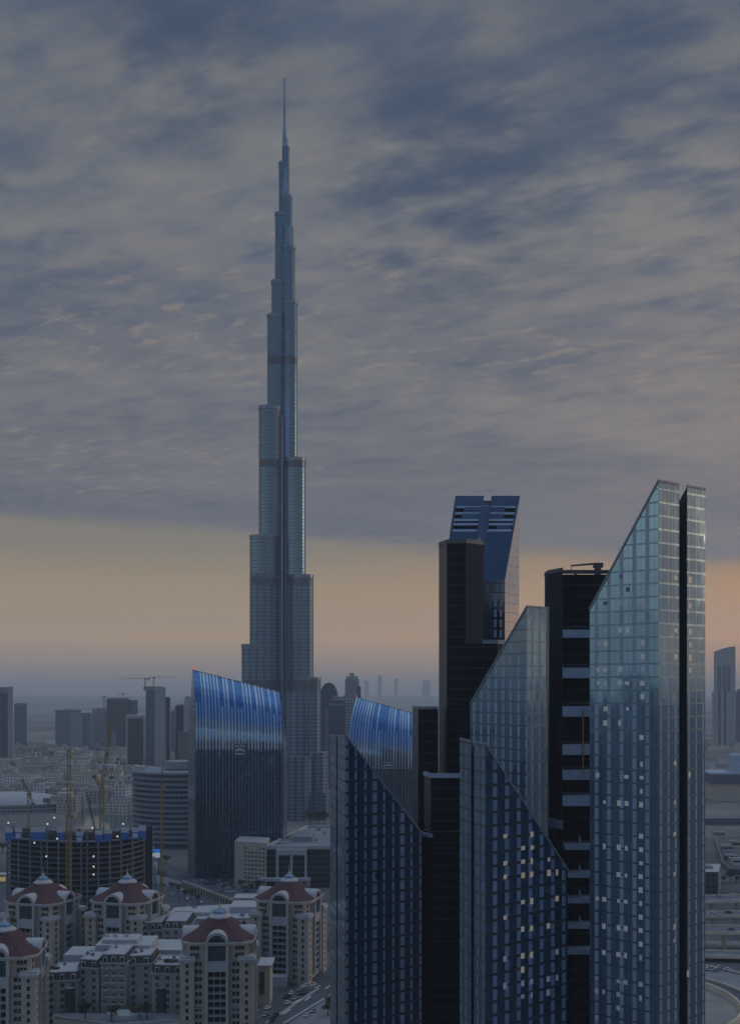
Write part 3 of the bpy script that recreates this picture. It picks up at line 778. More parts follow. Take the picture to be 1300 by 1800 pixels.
# ------------------------------------------------------------------ the needle skyscraper
BY = 1274.0; bs = BY / F; bx = Xp(499, BY)
nd = thing('needle_skyscraper', 'immensely tall tapering needle skyscraper with stepped wings and a thin spire', 'skyscraper', (bx, BY, 0))
def capsule(L, r, ang, n=14):
    dv = Vector((math.cos(ang), math.sin(ang))); nv = Vector((-dv.y, dv.x))
    pts = []
    for i in range(n + 1):
        a = -math.pi / 2 + math.pi * i / n
        pts.append(Vector((bx, BY)) + dv * (L + r * math.cos(a)) + nv * (r * math.sin(a)))
    pts.append(Vector((bx, BY)) + nv * r * .98); pts.append(Vector((bx, BY)) - nv * r * .98)
    return [(p.x, p.y) for p in pts]
def silwing(ang, tiers, name):
    b = MB(); c = abs(math.cos(ang)) if abs(math.cos(ang)) > .2 else 1
    for k, (ext, ytop, r) in enumerate(tiers):
        L = max(.3, (ext - r) / c)
        zt = Zp(ytop, BY)
        poly = capsule(L, r - .05 * k, ang)
        zl = 150.0
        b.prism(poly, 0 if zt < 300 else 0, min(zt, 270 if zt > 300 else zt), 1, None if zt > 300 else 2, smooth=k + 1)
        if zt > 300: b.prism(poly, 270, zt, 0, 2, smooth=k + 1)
        # roof-edge screen on each setback
        b.prism([((p[0] - bx) * 1.0 + bx, (p[1] - BY) * 1.0 + BY) for p in capsule(L + .25, r - .05 * k + .25, ang)], zt - 2.2, zt + 1.5, 3, 3, smooth=100 + k)
    b.build(name, [M['spire_glass'], M['spire_low'], M['roof_grey'], M['steel']], nd)
lt = [((499 - x) * bs, y, r) for x, y, r in [(428, 1136, 10.5), (441, 947, 10.8), (456, 721, 10.6), (470, 559, 9.0), (477, 498, 8.0), (483, 378, 6.6), (489.5, 288, 4.2)]]
rt = [((x - 499) * bs, y, r) for x, y, r in [(565, 1193, 10.5), (552, 1015, 10.8), (538, 811, 10.6), (523.5, 535, 8.8), (519.5, 437, 8.0), (514, 348, 6.4), (509, 261, 4.0)]]
silwing(R(210), lt, 'wing'); silwing(R(330), rt, 'wing')
bk = [(40, 1080, 10.5), (32, 880, 10.5), (24, 650, 9.5), (14, 470, 7.5), (9, 330, 5.5)]
silwing(R(90), bk, 'wing')
b = MB()
for k, (r, y0, y1) in enumerate([(9.5, 1430, 588), (6.6, 588, 402), (4.6, 402, 300), (3.0, 300, 243)]):
    off = (4.2, -3.5) if k < 2 else (1.2, -1.0)
    b.lathe([(r, max(0, Zp(y0, BY))), (r, Zp(y1, BY)), (0, Zp(y1, BY) + .5)], bx + off[0], BY + off[1], 20, 0)
b.build('core', [M['spire_glass']], nd)
b = MB()
b.lathe([(2.2, Zp(262, BY)), (2.0, Zp(228, BY)), (1.5, Zp(227, BY)), (1.25, Zp(190, BY)), (1.0, Zp(188, BY)), (.75, Zp(137, BY)), (0, Zp(135, BY))], bx + .5, BY, 10, 0)
b.build('spire', M['steel'], nd)
b = MB(); b.box(Xp(501, BY - 14), Xp(506, BY - 14), BY - 14.2, BY - 11, 0, Zp(826, BY)); b.build('groove_shade_strip', M['far_blue'], nd)  # raised dark strip painted for the shade between the wings
b = MB(); b.box(Xp(494.5, BY - 14), Xp(497.5, BY - 14), BY - 14.6, BY - 11, 0, Zp(735, BY)); b.build('pale_fin', M['steel'], nd)
b = MB(); b.box(Xp(490.5, BY - 14), Xp(493.5, BY - 14), BY - 14.2, BY - 10, 0, Zp(728, BY)); b.build('groove_shade_strip', M['far_blue'], nd)  # second raised strip, its dark colour standing for the shaded gap
b = MB()   # the lower terraces at its foot
for k, (x0, x1, yt, dy) in enumerate([(500, 560, 1215, -16), (540, 578, 1322, -20), (496, 552, 1330, -30), (560, 583, 1392, -24)]):
    cxm = (Xp(x0, BY) + Xp(x1, BY)) / 2; hw = (Xp(x1, BY) - Xp(x0, BY)) / 2
    ring = [(cxm + hw * math.cos(a) * (1 if math.cos(a) > 0 else 1), BY + dy + 14 * math.sin(a)) for a in [2 * math.pi * i / 20 for i in range(20)]]
    b.prism(ring, 0, Zp(yt, BY + dy), 0, 1, smooth=k + 1)
b.build('foot_terrace', [M['spire_low'], M['roof_grey']], nd)

# ------------------------------------------------------------------ towers of the city behind, left side
def tower(name, label, x0, x1, ytop, Y, dp, m, cat='skyscraper', group=None, extras=(), y0=0.0):
    """extras: (part name, x0, x1, ytop, ybottom or None, front offset in metres, depth, material)"""
    X0, X1 = Xp(x0, Y), Xp(x1, Y)
    rt_ = thing(name, label, cat, ((X0 + X1) / 2, Y, 0), group)
    zt = Zp(ytop, Y)
    xr = lambda x_, y_: x_ * y_ / Y
    b = MB(); b.prism([(X0, Y), (X1, Y), (xr(X1, Y + dp), Y + dp), (xr(X0, Y + dp), Y + dp)], y0, zt, 0, None); b.build('wall', M[m], rt_)
    yb_ = Y + dp; b = MB(); b.prism([(X0 + .4, Y + .4), (X1 - .4, Y + .4), (xr(X1, yb_) - .4, yb_ - .4), (xr(X0, yb_) + .4, yb_ - .4)], zt - .8, zt - .2, 0, 0)
    for (a, c) in (((X0, Y + .2), (X1, Y + .2)), ((xr(X0, yb_), yb_ - .2), (xr(X1, yb_), yb_ - .2)), ((X0 + .2, Y), (xr(X0, yb_) + .2, yb_)), ((X1 - .2, Y), (xr(X1, yb_) - .2, yb_))):
        b.bar((a[0], a[1], zt + .5), (c[0], c[1], zt + .5), .4, 0, 1.0)
    b.box(X0 + (X1 - X0) * .3, X0 + (X1 - X0) * .62, Y + dp * .3, Y + dp * .7, zt - .2, zt + 3.2)
    b.build('roof', M['roof_grey'], rt_)
    for (nm, a, c, yt, yb, off, d2, mm) in extras:
        b = MB(); ya = Y + off
        b.prism([(Xp(a, ya), ya), (Xp(c, ya), ya), (Xp(c, ya + d2), ya + d2), (Xp(a, ya + d2), ya + d2)], 0 if yb is None else Zp(yb, ya), Zp(yt, ya), 0, 0, bottom=yb is not None)
        b.build(nm, M[mm], rt_)
    return rt_
tower('tower', 'dark blue tower cut by the left edge of the photo', -40, 20, 1218, 2140, 60, 'far_dark', extras=[('pale_edge', 14, 23, 1207, None, -6, 40, 'far_pale'), ('crown', -20, 14, 1208, 1218, 4, 30, 'far_grey')])
tower('tower', 'shorter dark blue slab beside the left edge tower', 25, 47, 1239, 2560, 50, 'far_blue', extras=[('crown', 27, 38, 1236, 1240, 5, 20, 'far_grey')])
tower('apartment_slab', 'wide hazy blue slab block with fine horizontal lines', 97, 143, 1250, 2450, 45, 'far_grey', 'building', extras=[('wing', 124, 146, 1254, None, -8, 30, 'far_pale'), ('wing', 145.5, 161, 1253, None, -4, 40, 'far_grey')])
tower('apartment_slab', 'pale hazy block squeezed between wide slab and unfinished dark tower', 161.5, 187, 1247, 2560, 40, 'far_pale', 'building')
tower('unfinished_tower', 'dark unfinished tower topped by thin cranes, ragged floors', 187, 228, 1230, 2420, 60, 'far_dark',
      extras=[('raw_floor', 189, 226, 1227, 1230, 3, 45, 'slab'), ('lift_core', 227, 242, 1231, None, 10, 40, 'far_blue'), ('pale_strip', 196, 204, 1287, None, -2, 3, 'far_grey')])
tower('tower', 'dark tower with pale frame standing left of the tall pale tower', 225, 253, 1262, 1850, 45, 'far_dark',
      extras=[('pale_edge', 221.5, 225.5, 1263, None, -3, 40, 'far_pale'), ('pale_edge', 252, 255, 1258, None, -3, 40, 'far_pale'), ('crown', 222, 255, 1258, 1263, -3.5, 44, 'far_pale')])
tower('tower', 'tall pale blue tower with cranes above it, left of the big striped tower', 256, 290, 1214, 1852, 45, 'far_blue',
      extras=[('pale_shaft', 272, 291, 1208, None, -6, 40, 'far_pale'), ('side_wing', 290.5, 299, 1226, None, 4, 36, 'far_dark'), ('crown', 252, 284, 1207, 1214, 2, 34, 'far_grey')])
tower('tower', 'narrow dark tower just left of the striped tower', 309, 323, 1241, 1960, 40, 'far_dark', extras=[('pale_edge', 306, 309.3, 1243, None, -3, 30, 'far_pale'), ('low_wing', 313, 332, 1286, None, -12, 34, 'far_grey')])
tower('tower', 'slim hazy tower peeping between pale tower and narrow dark tower', 300, 307, 1252, 2500, 30, 'far_blue', extras=[('crown', 301, 306, 1249, 1252, 2, 12, 'far_grey')])
tower('tower', 'hazy pale tower showing beside the striped tower shoulder', 323.5, 336, 1228, 2300, 40, 'far_pale', extras=[('crown', 326, 333, 1224, 1228, 3, 20, 'far_grey')])

# round banded building
rb = thing('round_building', 'curved building ringed by pale horizontal floor bands', 'building', (Xp(290, 1050), 1050, 0))
rcx, rcy, ra, rbb = Xp(319, 1060), 1066, 47, 44
ring = lambda s_: [(rcx + ra * s_ * math.cos(2 * math.pi * i / 40), rcy + rbb * s_ * math.sin(2 * math.pi * i / 40)) for i in range(40)]
b = MB(); b.prism(ring(.975), 0, Zp(1360, 1024), 0, 1, smooth=1); b.build('window_band', [M['far_dark'], M['roof_grey']], rb)
zt = Zp(1357, 1024)
for k in range(14):
    b = MB(); z0 = 5 + k * (zt - 5) / 13.6
    b.prism(ring(1.0), z0, z0 + 1.9, 0, 0, smooth=1, bottom=True); b.build('floor_band', M['pale_band'], rb)
b = MB(); b.prism(ring(.35), zt, zt + 7, 0, 0, smooth=1); b.build('roof_drum', M['trim'], rb)
b = MB(); b.box(Xp(236, 1050), Xp(252, 1050), 1050, 1062, zt - 2, zt + 3); b.build('roof_plant', M['white'], rb)

# behind the needle on its right
dm = thing('domed_tower', 'hazy tower with rounded dome top right of the needle foot', 'skyscraper', (Xp(578, 1600), 1600, 0))
b = MB(); ax, bx_ = Xp(562, 1600), Xp(593, 1600)
top = [((ax + bx_) / 2 + (bx_ - ax) / 2 * math.cos(a), Zp(1225, 1600) + 20 * math.sin(a)) for a in [math.pi * i / 12 for i in range(13)]]
for (p, q) in zip(top, top[1:]):
    b.face([(p[0], 1600, p[1]), (p[0], 1640, p[1]), (q[0], 1640, q[1]), (q[0], 1600, q[1])][::-1], 1)
b.face([(ax, 1600, 0), (bx_, 1600, 0)] + [(p[0], 1600, p[1]) for p in top], 0)
b.face([(ax, 1600, 0), (ax, 1640, 0), (ax, 1640, top[-1][1]), (ax, 1600, top[-1][1])][::-1], 0); b.face([(bx_, 1600, 0), (bx_, 1640, 0), (bx_, 1640, top[0][1]), (bx_, 1600, top[0][1])], 0)
b.build('wall', [M['far_blue'], M['trim']], dm)
tower('tower', 'grey blue tower with stepped crown beside the domed tower', 579, 606, 1232, 1420, 34, 'far_blue', extras=[('crown', 583, 604, 1225, 1232, 3, 20, 'far_pale'), ('cornice', 577, 607, 1237, 1241, -1.5, 36, 'trim'), ('side_fin', 571, 578, 1246, 1322, 4, 12, 'trim')])
tower('tower', 'pale slim tower touching the smaller striped tower', 603, 622, 1224, 1480, 26, 'far_pale', extras=[('crown', 606, 614, 1218, 1224, 4, 10, 'far_pale')])
tower('tower', 'stepped hotel tower on the horizon above the small striped tower', 606, 631, 1195, 2300, 50, 'far_grey',
      extras=[('crown', 608, 629, 1189, 1195, 5, 38, 'far_pale'), ('lantern', 614, 622, 1183, 1189, 12, 20, 'far_pale'), ('side_wing', 627, 634, 1207, None, -6, 30, 'far_dark')])
for lab, x0, x1, yt in [('faint blocky tower on the horizon, tallest of the distant row', 664, 671, 1189), ('faint tower on the horizon with small pointed cap', 693, 699, 1194), ('faint low block nearest the stepped hotel tower', 640, 648, 1198),
                        ('faint wide block at the right end of the distant row', 742, 756, 1196)]:
    tower('distant_tower', lab, x0, x1, yt, 11500, 90, 'far_grey', group='towers on the horizon', extras=[('crown', x0 + 1.5, x0 + 4, yt - 2.5, yt, 10, 20, 'far_grey')])

# right edge
rt1 = thing('curved_top_tower', 'hazy tower at the right edge with curved sloping top and two vertical recesses', 'skyscraper', (Xp(1272, 2500), 2500, 0))
b = MB(); Y_ = 2500
xs = [1254 + i * 38 / 10 for i in range(11)]
topc = [(Xp(x, Y_), Zp(1146 - 9.5 * math.sin((i / 10) * math.pi / 2), Y_)) for i, x in enumerate(xs)]
b.face([(topc[0][0], Y_, 0), (topc[-1][0], Y_, 0)] + [(p[0], Y_, p[1]) for p in topc[::-1]], 0, [(topc[0][0], 0), (topc[-1][0], 0)] + [(p[0], p[1]) for p in topc[::-1]])
for p, q in zip(topc, topc[1:]): b.face([(p[0], Y_, p[1]), (q[0], Y_, q[1]), (q[0] * 1.018, Y_ + 45, q[1]), (p[0] * 1.018, Y_ + 45, p[1])], 1)
b.face([(topc[0][0] * 1.018, Y_ + 45, 0), (topc[0][0], Y_, 0), (topc[0][0], Y_, topc[0][1]), (topc[0][0] * 1.018, Y_ + 45, topc[0][1])], 0)
b.face([(topc[-1][0], Y_, 0), (topc[-1][0] * 1.018, Y_ + 45, 0), (topc[-1][0] * 1.018, Y_ + 45, topc[-1][1]), (topc[-1][0], Y_, topc[-1][1])], 0)
b.build('wall', [M['far_pale'], M['trim']], rt1)
for x0, x1 in ((1261, 1267), (1270, 1275), (1278, 1283)):
    b = MB(); b.box(Xp(x0, Y_ - 1), Xp(x1, Y_ - 1), Y_ - 1, Y_ + 2, Zp(1250, Y_), Zp(1170, Y_)); b.build('recess', M['far_blue'], rt1)
for x0, x1 in ((1252, 1262), (1266, 1272), (1276, 1292)):
    b = MB(); b.box(Xp(x0, Y_ - 8), Xp(x1, Y_ - 8), Y_ - 8, Y_ - 1.2, 0, Zp(1216, Y_)); b.build('lower_bay', M['far_pale'], rt1)
tower('tower', 'dark hazy tower cut by the right edge of the photo', 1292.5, 1330, 1216, 2600, 50, 'far_blue', extras=[('crown', 1296, 1320, 1211, 1216, 5, 20, 'far_grey')])

# ------------------------------------------------------------------ old low-rise quarter
flat('lake', [G(120, 1458), G(330, 1458), G(330, 1418), G(215, 1414), G(140, 1424)], .06, M['water'])
kinds = [('sand coloured', 'town_wall'), ('dusty brown', 'town_wall2'), ('pale cream', 'town_wall3')]
near_lab = {}
feats = ['flat roof', 'wind tower', 'stepped storey', 'roof kiosk', 'two roof kiosks', 'corner turret']
used_lab = {}
def house(X0, Y0, wx, wy, h, where, rz=0.0):
    size = 'long' if wx > 36 else ('broad' if wx > 26 else 'small')
    for _ in range(60):
        kn, km = random.choice(kinds); ft = random.choice(feats)
        lab = f'{size} {kn} house, {ft}, {where}'
        if lab not in used_lab: break
    else: size = 'squat'; lab = f'{size} {kn} house, {ft}, {where}'
    used_lab[lab] = 1
    hs = thing('town_house', lab, 'house', (X0, Y0, 0), 'low-rise houses')
    ca, sa = math.cos(rz), math.sin(rz)
    rr = lambda x, y: (X0 + x * ca - y * sa, Y0 + x * sa + y * ca)
    bx4 = lambda x0, x1, y0, y1: [rr(x0, y0), rr(x1, y0), rr(x1, y1), rr(x0, y1)]
    b = MB(); b.prism(bx4(-wx / 2, wx / 2, -wy / 2, wy / 2), 0, h, 0, None)
    if random.random() < .6: b.prism(bx4(-wx / 2 - random.uniform(4, 9), -wx / 2 - .01, -wy * .4, wy * .3), 0, h * random.uniform(.5, .8), 0, 1)
    if random.random() < .5: b.prism(bx4(-wx * .2, wx * .3, -wy / 2 - random.uniform(4, 8), -wy / 2 - .01), 0, h * random.uniform(.45, .75), 0, 1)
    b.build('wall', [M[km], M['cream_dim']], hs)
    b = MB(); b.prism(bx4(-wx / 2 + .5, wx / 2 - .5, -wy / 2 + .5, wy / 2 - .5), h - 1.2, h - .9, 0, 0)
    e = bx4(-wx / 2, wx / 2, -wy / 2, wy / 2)
    for i in range(4):
        p, q = e[i], e[(i + 1) % 4]; b.bar((p[0], p[1], h + .3), (q[0], q[1], h + .3), .6, 0, .9)
    if ft == 'stepped storey': b.prism(bx4(-wx * .3, wx * .25, -wy * .25, wy * .3), h - .9, h + 4.2, 0, 0)
    if 'kiosk' in ft: b.prism(bx4(-wx * .35, -wx * .15, -wy * .2, wy * .1), h - .9, h + 3, 0, 0)
    if ft == 'two roof kiosks': b.prism(bx4(wx * .1, wx * .3, -wy * .1, wy * .2), h - .9, h + 2.6, 0, 0)
    if ft == 'corner turret': b.prism(bx4(wx * .28, wx * .49, -wy * .49, -wy * .2), h - .9, h + 6, 0, 0)
    if ft == 'wind tower':
        b.prism(bx4(-wx * .1, -wx * .1 + 5, -wy * .3, -wy * .3 + 5), h - .9, h + 8, 0, 0)
        for k in (.8, 2.2, 3.6): b.bar(rr(-wx * .1 + k, -wy * .3 - .1) + (h + 6.8,), rr(-wx * .1 + k, -wy * .3 - .1) + (h + 3.2,), .5, 1)
    b.build('roof', [M[random.choice(['cream', 'cream_dim', 'white'])], M['void']], hs)
    return hs
placed = []
def free(x, y, r):
    for (a, c, q) in placed:
        if math.hypot(x - a, (y - c)) < (r + q): return False
    placed.append((x, y, r)); return True
def wherelab(px, Y):
    row = 'by the lake' if Y < 1400 else ('mid quarter' if Y < 1700 else ('in the farther quarter' if Y < 2100 else 'below the far towers'))
    col = 'near the left edge' if px < 40 else ('behind the first crane' if px < 85 else ('right of the first crane' if px < 130 else ('left of the leaning crane' if px < 175 else ('right of the leaning crane' if px < 212 else 'next to the round building'))))
    return row + ', ' + col
labs = set()
n_h = 0; tries = 0
while n_h < 200 and tries < 16000:
    tries += 1
    Y = random.uniform(1300, 2650) if random.random() < .8 else random.uniform(1300, 1700)
    px = random.uniform(-15, 250 if Y > 1500 else 232)
    X = Xp(px, Y); wx, wy = random.uniform(14, 44), random.uniform(13, 28)
    if 120 < px < 240 and Y < 1420: continue
    if px < 115 and Y < 1420: continue
    if not free(X, Y, max(wx, wy) * .44): continue
    house(X, Y, wx, wy, random.uniform(9, 20) * (1 if Y < 2000 else .8) + (6 if random.random() < .15 else 0), wherelab(px, Y), random.uniform(-.3, .3))
    n_h += 1
placed.clear(); n_h = tries = 0
while n_h < 34 and tries < 4000:
    tries += 1
    Y = random.uniform(1450, 3400); px = random.uniform(1236, 1312); X = Xp(px, Y); wx, wy = random.uniform(22, 60), random.uniform(18, 36)
    if 1400 < Y < 1480 or not free(X, Y, max(wx, wy) * .62): continue
    house(X, Y, wx, wy, random.uniform(8, 17), ('nearer ' if Y < 2000 else 'far out ') + ('at the right photo edge' if px > 1275 else 'right of the tallest glass tower'), random.uniform(-.3, .3))
    n_h += 1
# a pale pavilion by the lake and the arcaded hall
house(Xp(216, 1300), 1300, 26, 18, 17, 'by the water left of the round building'); house(Xp(122, 1440), 1442, 52, 16, 16, 'with a row of dark openings above the site')
hl = thing('canopy_hall', 'large white low-domed hall roof at the left edge behind the construction site', 'building', (Xp(40, 1300), 1300, 0))
b = MB(); cxh, cyh = Xp(20, 1330), 1330
for k, (r0, z0, r1, z1) in enumerate([(64, 10, 58, 15), (58, 15, 44, 19), (44, 19, 22, 21.5), (22, 21.5, 0, 22.3)]):
    for i in range(36):
        a, c = 2 * math.pi * i / 36, 2 * math.pi * (i + 1) / 36
        q = lambda r_, t_, z_: (cxh + r_ * math.cos(t_), cyh + r_ * .55 * math.sin(t_), z_)
        b.face([q(r0, a, z0), q(r0, c, z0), q(r1, c, z1), q(r1, a, z1)], 0, None, 1)
b.build('roof', M['white'], hl)
b = MB(); b.prism([(cxh + 62 * math.cos(2 * math.pi * i / 36), cyh + 62 * .55 * math.sin(2 * math.pi * i / 36)) for i in range(36)], 0, 10, 0, 0, smooth=1); b.build('wall', M['far_grey'], hl)

# ------------------------------------------------------------------ construction site
cs = thing('unfinished_building', 'curved concrete building under construction, blue formwork along its top', 'building', (Xp(133, 705), 700, 0))
def arc(off=0.0, n=24, x0=12, x1=252):
    pts = []
    for i in range(n + 1):
        s_ = i / n; x = x0 + (x1 - x0) * s_
        Y = 690 + 20 * (2 * s_ - 1) ** 2 + (14 * max(0, s_ - .75) * 4 * max(0, s_ - .75) * 4)
        pts.append((Xp(x, Y), Y + off))
    return pts
zfl = [Zp(y, 692) for y in (1480, 1490, 1499.5, 1508.5, 1518, 1527, 1537, 1547, 1557, 1567, 1577, 1587, 1597, 1607)]
for z in zfl + [z * 0 + 0.5 for z in (0,)]:
    b = MB(); f_ = arc(); bk_ = arc(40)
    b.prism(f_ + bk_[::-1], z - .3, z + .12, 0, 0, bottom=True); b.build('floor_slab', M['slab'], cs)
for k, i in enumerate((0, 2, 4, 6, 7, 9, 11, 13, 14, 16, 18, 20, 22, 24)):
    p = arc(.7)[i]; b = MB(); b.box(p[0] - .5, p[0] + .5, p[1], p[1] + 1.1, 0, Zp(1461, 692)); b.build('column', M['slab'], cs)
b = MB(); f_ = arc(7); bk_ = arc(30); b.prism(f_ + bk_[::-1], 0, Zp(1470, 700), 0, 0); b.build('inner_core', M['void'], cs)
for k, (x, yt, yb) in enumerate([(16, 1455, 1478), (33, 1455, 1476), (61, 1455, 1476), (74, 1455, 1476), (107, 1455, 1477), (140, 1462, 1482), (174, 1460, 1480), (190, 1458, 1478), (220, 1456, 1476), (238, 1455, 1475), (250, 1452, 1474)]):
    p = P(x, yt, 687); q = P(x, yb, 687); zm = p.z - (p.z - q.z) * .38
    b = MB(); b.box(p.x - 2.2, p.x + 2.2, 686.2, 686.8, q.z, zm - .05, 0); b.box(p.x - 2.2, p.x + 2.2, 686.2, 686.8, zm, p.z, 1)
    if k in (1, 5, 9): b.box(p.x - 1.5, p.x + 1.5, 685.9, 686.15, q.z + .8, zm - .8, 1)
    b.bar((p.x - 1.8, 687, q.z - 3), (p.x - 1.8, 687, p.z), .2, 0); b.build('formwork_panel', [M['form_blue'], M['form_white']], cs)
for k in range(26):
    p = arc(random.uniform(2, 22))[random.randrange(25)]; h = random.uniform(2.5, 7.5)
    b = MB(); z0 = Zp(1480, 692)
    if k % 2: b.box(p[0] - .9, p[0] + .9, p[1], p[1] + .3, z0, z0 + h)
    else:
        for q in range(5): b.bar((p[0] + q * .7, p[1], z0), (p[0] + q * .7, p[1], z0 + h * random.uniform(.7, 1)), .14)
    b.build('wall_form' if k % 2 else 'rebar_cage', M['crane_dark'], cs)
b = MB()
for z0 in (Zp(1466, 692), Zp(1474, 692)): b.prism(arc(1.5) + arc(3.0)[::-1], z0, z0 + .3, 0, 0, bottom=True)
b.build('work_platform', M['crane_dark'], cs)
for (x, y) in [(14, 1447), (83, 1449), (95, 1438), (100, 1475), (60, 1482), (162, 1456), (216, 1449), (206, 1471), (81, 1506), (164, 1506), (164, 1524), (164, 1538)]:
    c = P(x, y, 685.5); b = MB(); b.bar((c.x, 686.5, c.z - 2.2), (c.x, 686.5, c.z), .12, 1); b.lathe([(0, c.z - .55), (.42, c.z - .4), (.55, c.z), (.42, c.z + .4), (0, c.z + .55)], c.x, c.y + .6, 8, 0)
    b.build('work_lamp', [M['lamp_white'], M['crane_dark']], cs)

def lattice(b, p, q, wd, n, r=.16, m=0):
    p, q = Vector(p), Vector(q); d_ = (q - p).normalized()
    up = Vector((0, 0, 1)) if abs(d_.z) < .9 else Vector((0, 1, 0))
    a = d_.cross(up).normalized() * wd / 2; c = a.cross(d_).normalized() * wd / 2
    cs_ = [a + c, a - c, -a - c, -a + c]
    for o in cs_: b.bar(p + o, q + o, r, m)
    for i in range(n):
        s0, s1 = p.lerp(q, i / n), p.lerp(q, (i + 1) / n)
        for k in range(4):
            o0, o1 = cs_[k], cs_[(k + 1) % 4]
            b.bar(s0 + o0, s1 + o1, r * .7, m)
def crane(label, base, ztop, jib, cj, wd=2.0, m='crane_yellow', th=.30):
    t_ = thing('tower_crane', label, 'crane', base, 'construction cranes')
    x, y, z0 = base
    b = MB(); lattice(b, (x, y, z0), (x, y, ztop), wd, max(4, int((ztop - z0) / 3)), th); b.build('mast', M[m], t_)
    if jib:
        b = MB(); lattice(b, (x, y, ztop + 1.5), jib, wd * .6, 12, th * .8); b.build('jib', M[m], t_)
    if cj:
        b = MB(); lattice(b, (x, y, ztop + 1.5), cj, wd * .6, 5, th * .8); b.build('counter_jib', M[m], t_)
        b = MB(); b.box(cj[0] - 1.2, cj[0] + 1.2, cj[1] - 1, cj[1] + 1, cj[2] - 2.4, cj[2] - .4); b.build('counterweight', M['slab'], t_)
    b = MB(); b.box(x + wd * .5, x + wd * .5 + 1.6, y - 1.6, y + .2, ztop - .6, ztop + 1.8); b.box(x - wd * .6, x + wd * .6, y - wd * .6, y + wd * .6, ztop, ztop + 1.4); b.build('cab', M[m], t_)
    return t_
c1 = P(121, 1437, 680)
crane('stout yellow crane mast in front of the unfinished building, jib raised straight up', (c1.x, c1.y, 0), c1.z, P(121.5, 1316, 672), P(121, 1430, 690), 2.6)
c2 = P(179, 1392, 708)
crane('yellow luffing crane leaning its jib to the right over the old quarter', (c2.x, c2.y, 0), c2.z, P(196, 1263, 700), P(165, 1362, 708), 2.4)
c3 = P(284, 1386, 800)
crane('faint thin yellow crane mast in front of the round building', (c3.x, c3.y, 0), c3.z, P(286, 1345, 760), None, 1.7, th=.22)
c4 = P(50, 1398, 760)
crane('small yellow crane at left, jib sloping up to the left', (c4.x, c4.y, 0), c4.z, P(38, 1368, 745), P(58, 1410, 760), 1.4, th=.2)
c5 = P(167, 1446, 712)
crane('thin dark derrick on the unfinished building, boom tilted left', (c5.x, c5.y, Zp(1480, 705)), c5.z - 6, P(153, 1398, 712), None, 1.4, 'crane_dark', .22)
for (x, yb, Y, zt_, jx0, jx1, lab) in [(255, 1208, 1862, 1190, 213, 261, 'hair-thin crane on the tall pale tower, jib to the left'), (270, 1207, 1868, 1188, 262, 309, 'hair-thin crane on the tall pale tower, jib to the right'),
                                       (183, 1250, 2440, 1222, 178, 189, 'hair-thin crane left of the unfinished dark tower'), (216, 1228, 2445, 1217, 208, 222, 'hair-thin crane standing on the unfinished dark tower')]:
    c = P(x, zt_ + 4, Y); crane(lab, (c.x, c.y, P(x, yb, Y).z if x != 183 else 0), c.z, P(jx0 if 'left' in lab and x != 183 else jx1, zt_ + 3, Y), P(jx1 if 'left' in lab and x != 183 else jx0, zt_ + 3.5, Y), 2.0, 'crane_dark', .26)

# billboard beside the site
bb = thing('billboard', 'bright blue and white roadside advertising screen beside the unfinished building', 'billboard', (Xp(267, 900), 900, 0))
b = MB(); p0, p1 = P(253, 1493, 900), P(283, 1508, 900)
b.box(p0.x, p1.x, 900.3, 901.2, p1.z - .3, p0.z + .3); b.build('frame', M['crane_dark'], bb)
b = MB(); zm = p1.z + (p0.z - p1.z) * .5
b.face([(p0.x + .2, 900.2, zm), (p1.x - .2, 900.2, zm + .6), (p1.x - .2, 900.2, p0.z), (p0.x + .2, 900.2, p0.z)], 0)
b.face([(p0.x + .2, 900.2, p1.z), (p1.x - .2, 900.2, p1.z), (p1.x - .2, 900.2, zm + .6), (p0.x + .2, 900.2, zm)], 1)
b.build('screen', [mat('screen_blue', (.05, .2, .6), .4, emit=(.02, .14, .52), estr=.55), mat('screen_white', (.6, .6, .6), .4, emit=(.62, .66, .72), estr=.30)], bb)
b = MB()
for xx in (p0.x + 2, p1.x - 2): b.bar((xx, 900.8, 0), (xx, 900.8, p1.z), .6)
b.build('post', M['crane_dark'], bb)
bk2 = thing('site_hoist', 'short pale silo on a thin lattice stand right of the unfinished building', 'silo', (Xp(272, 800), 800, 0))
b = MB(); c = P(272, 1522, 800); b.lathe([(.3, c.z - 6), (1.9, c.z - 2.5), (1.9, c.z + 2), (0, c.z + 2.8)], c.x, 800, 12); b.build('tank', M['white'], bk2)
b = MB(); lattice(b, (c.x, 800, 0), (c.x, 800, c.z - 5.5), 1.6, 6, .2); b.build('stand', M['crane_dark'], bk2)

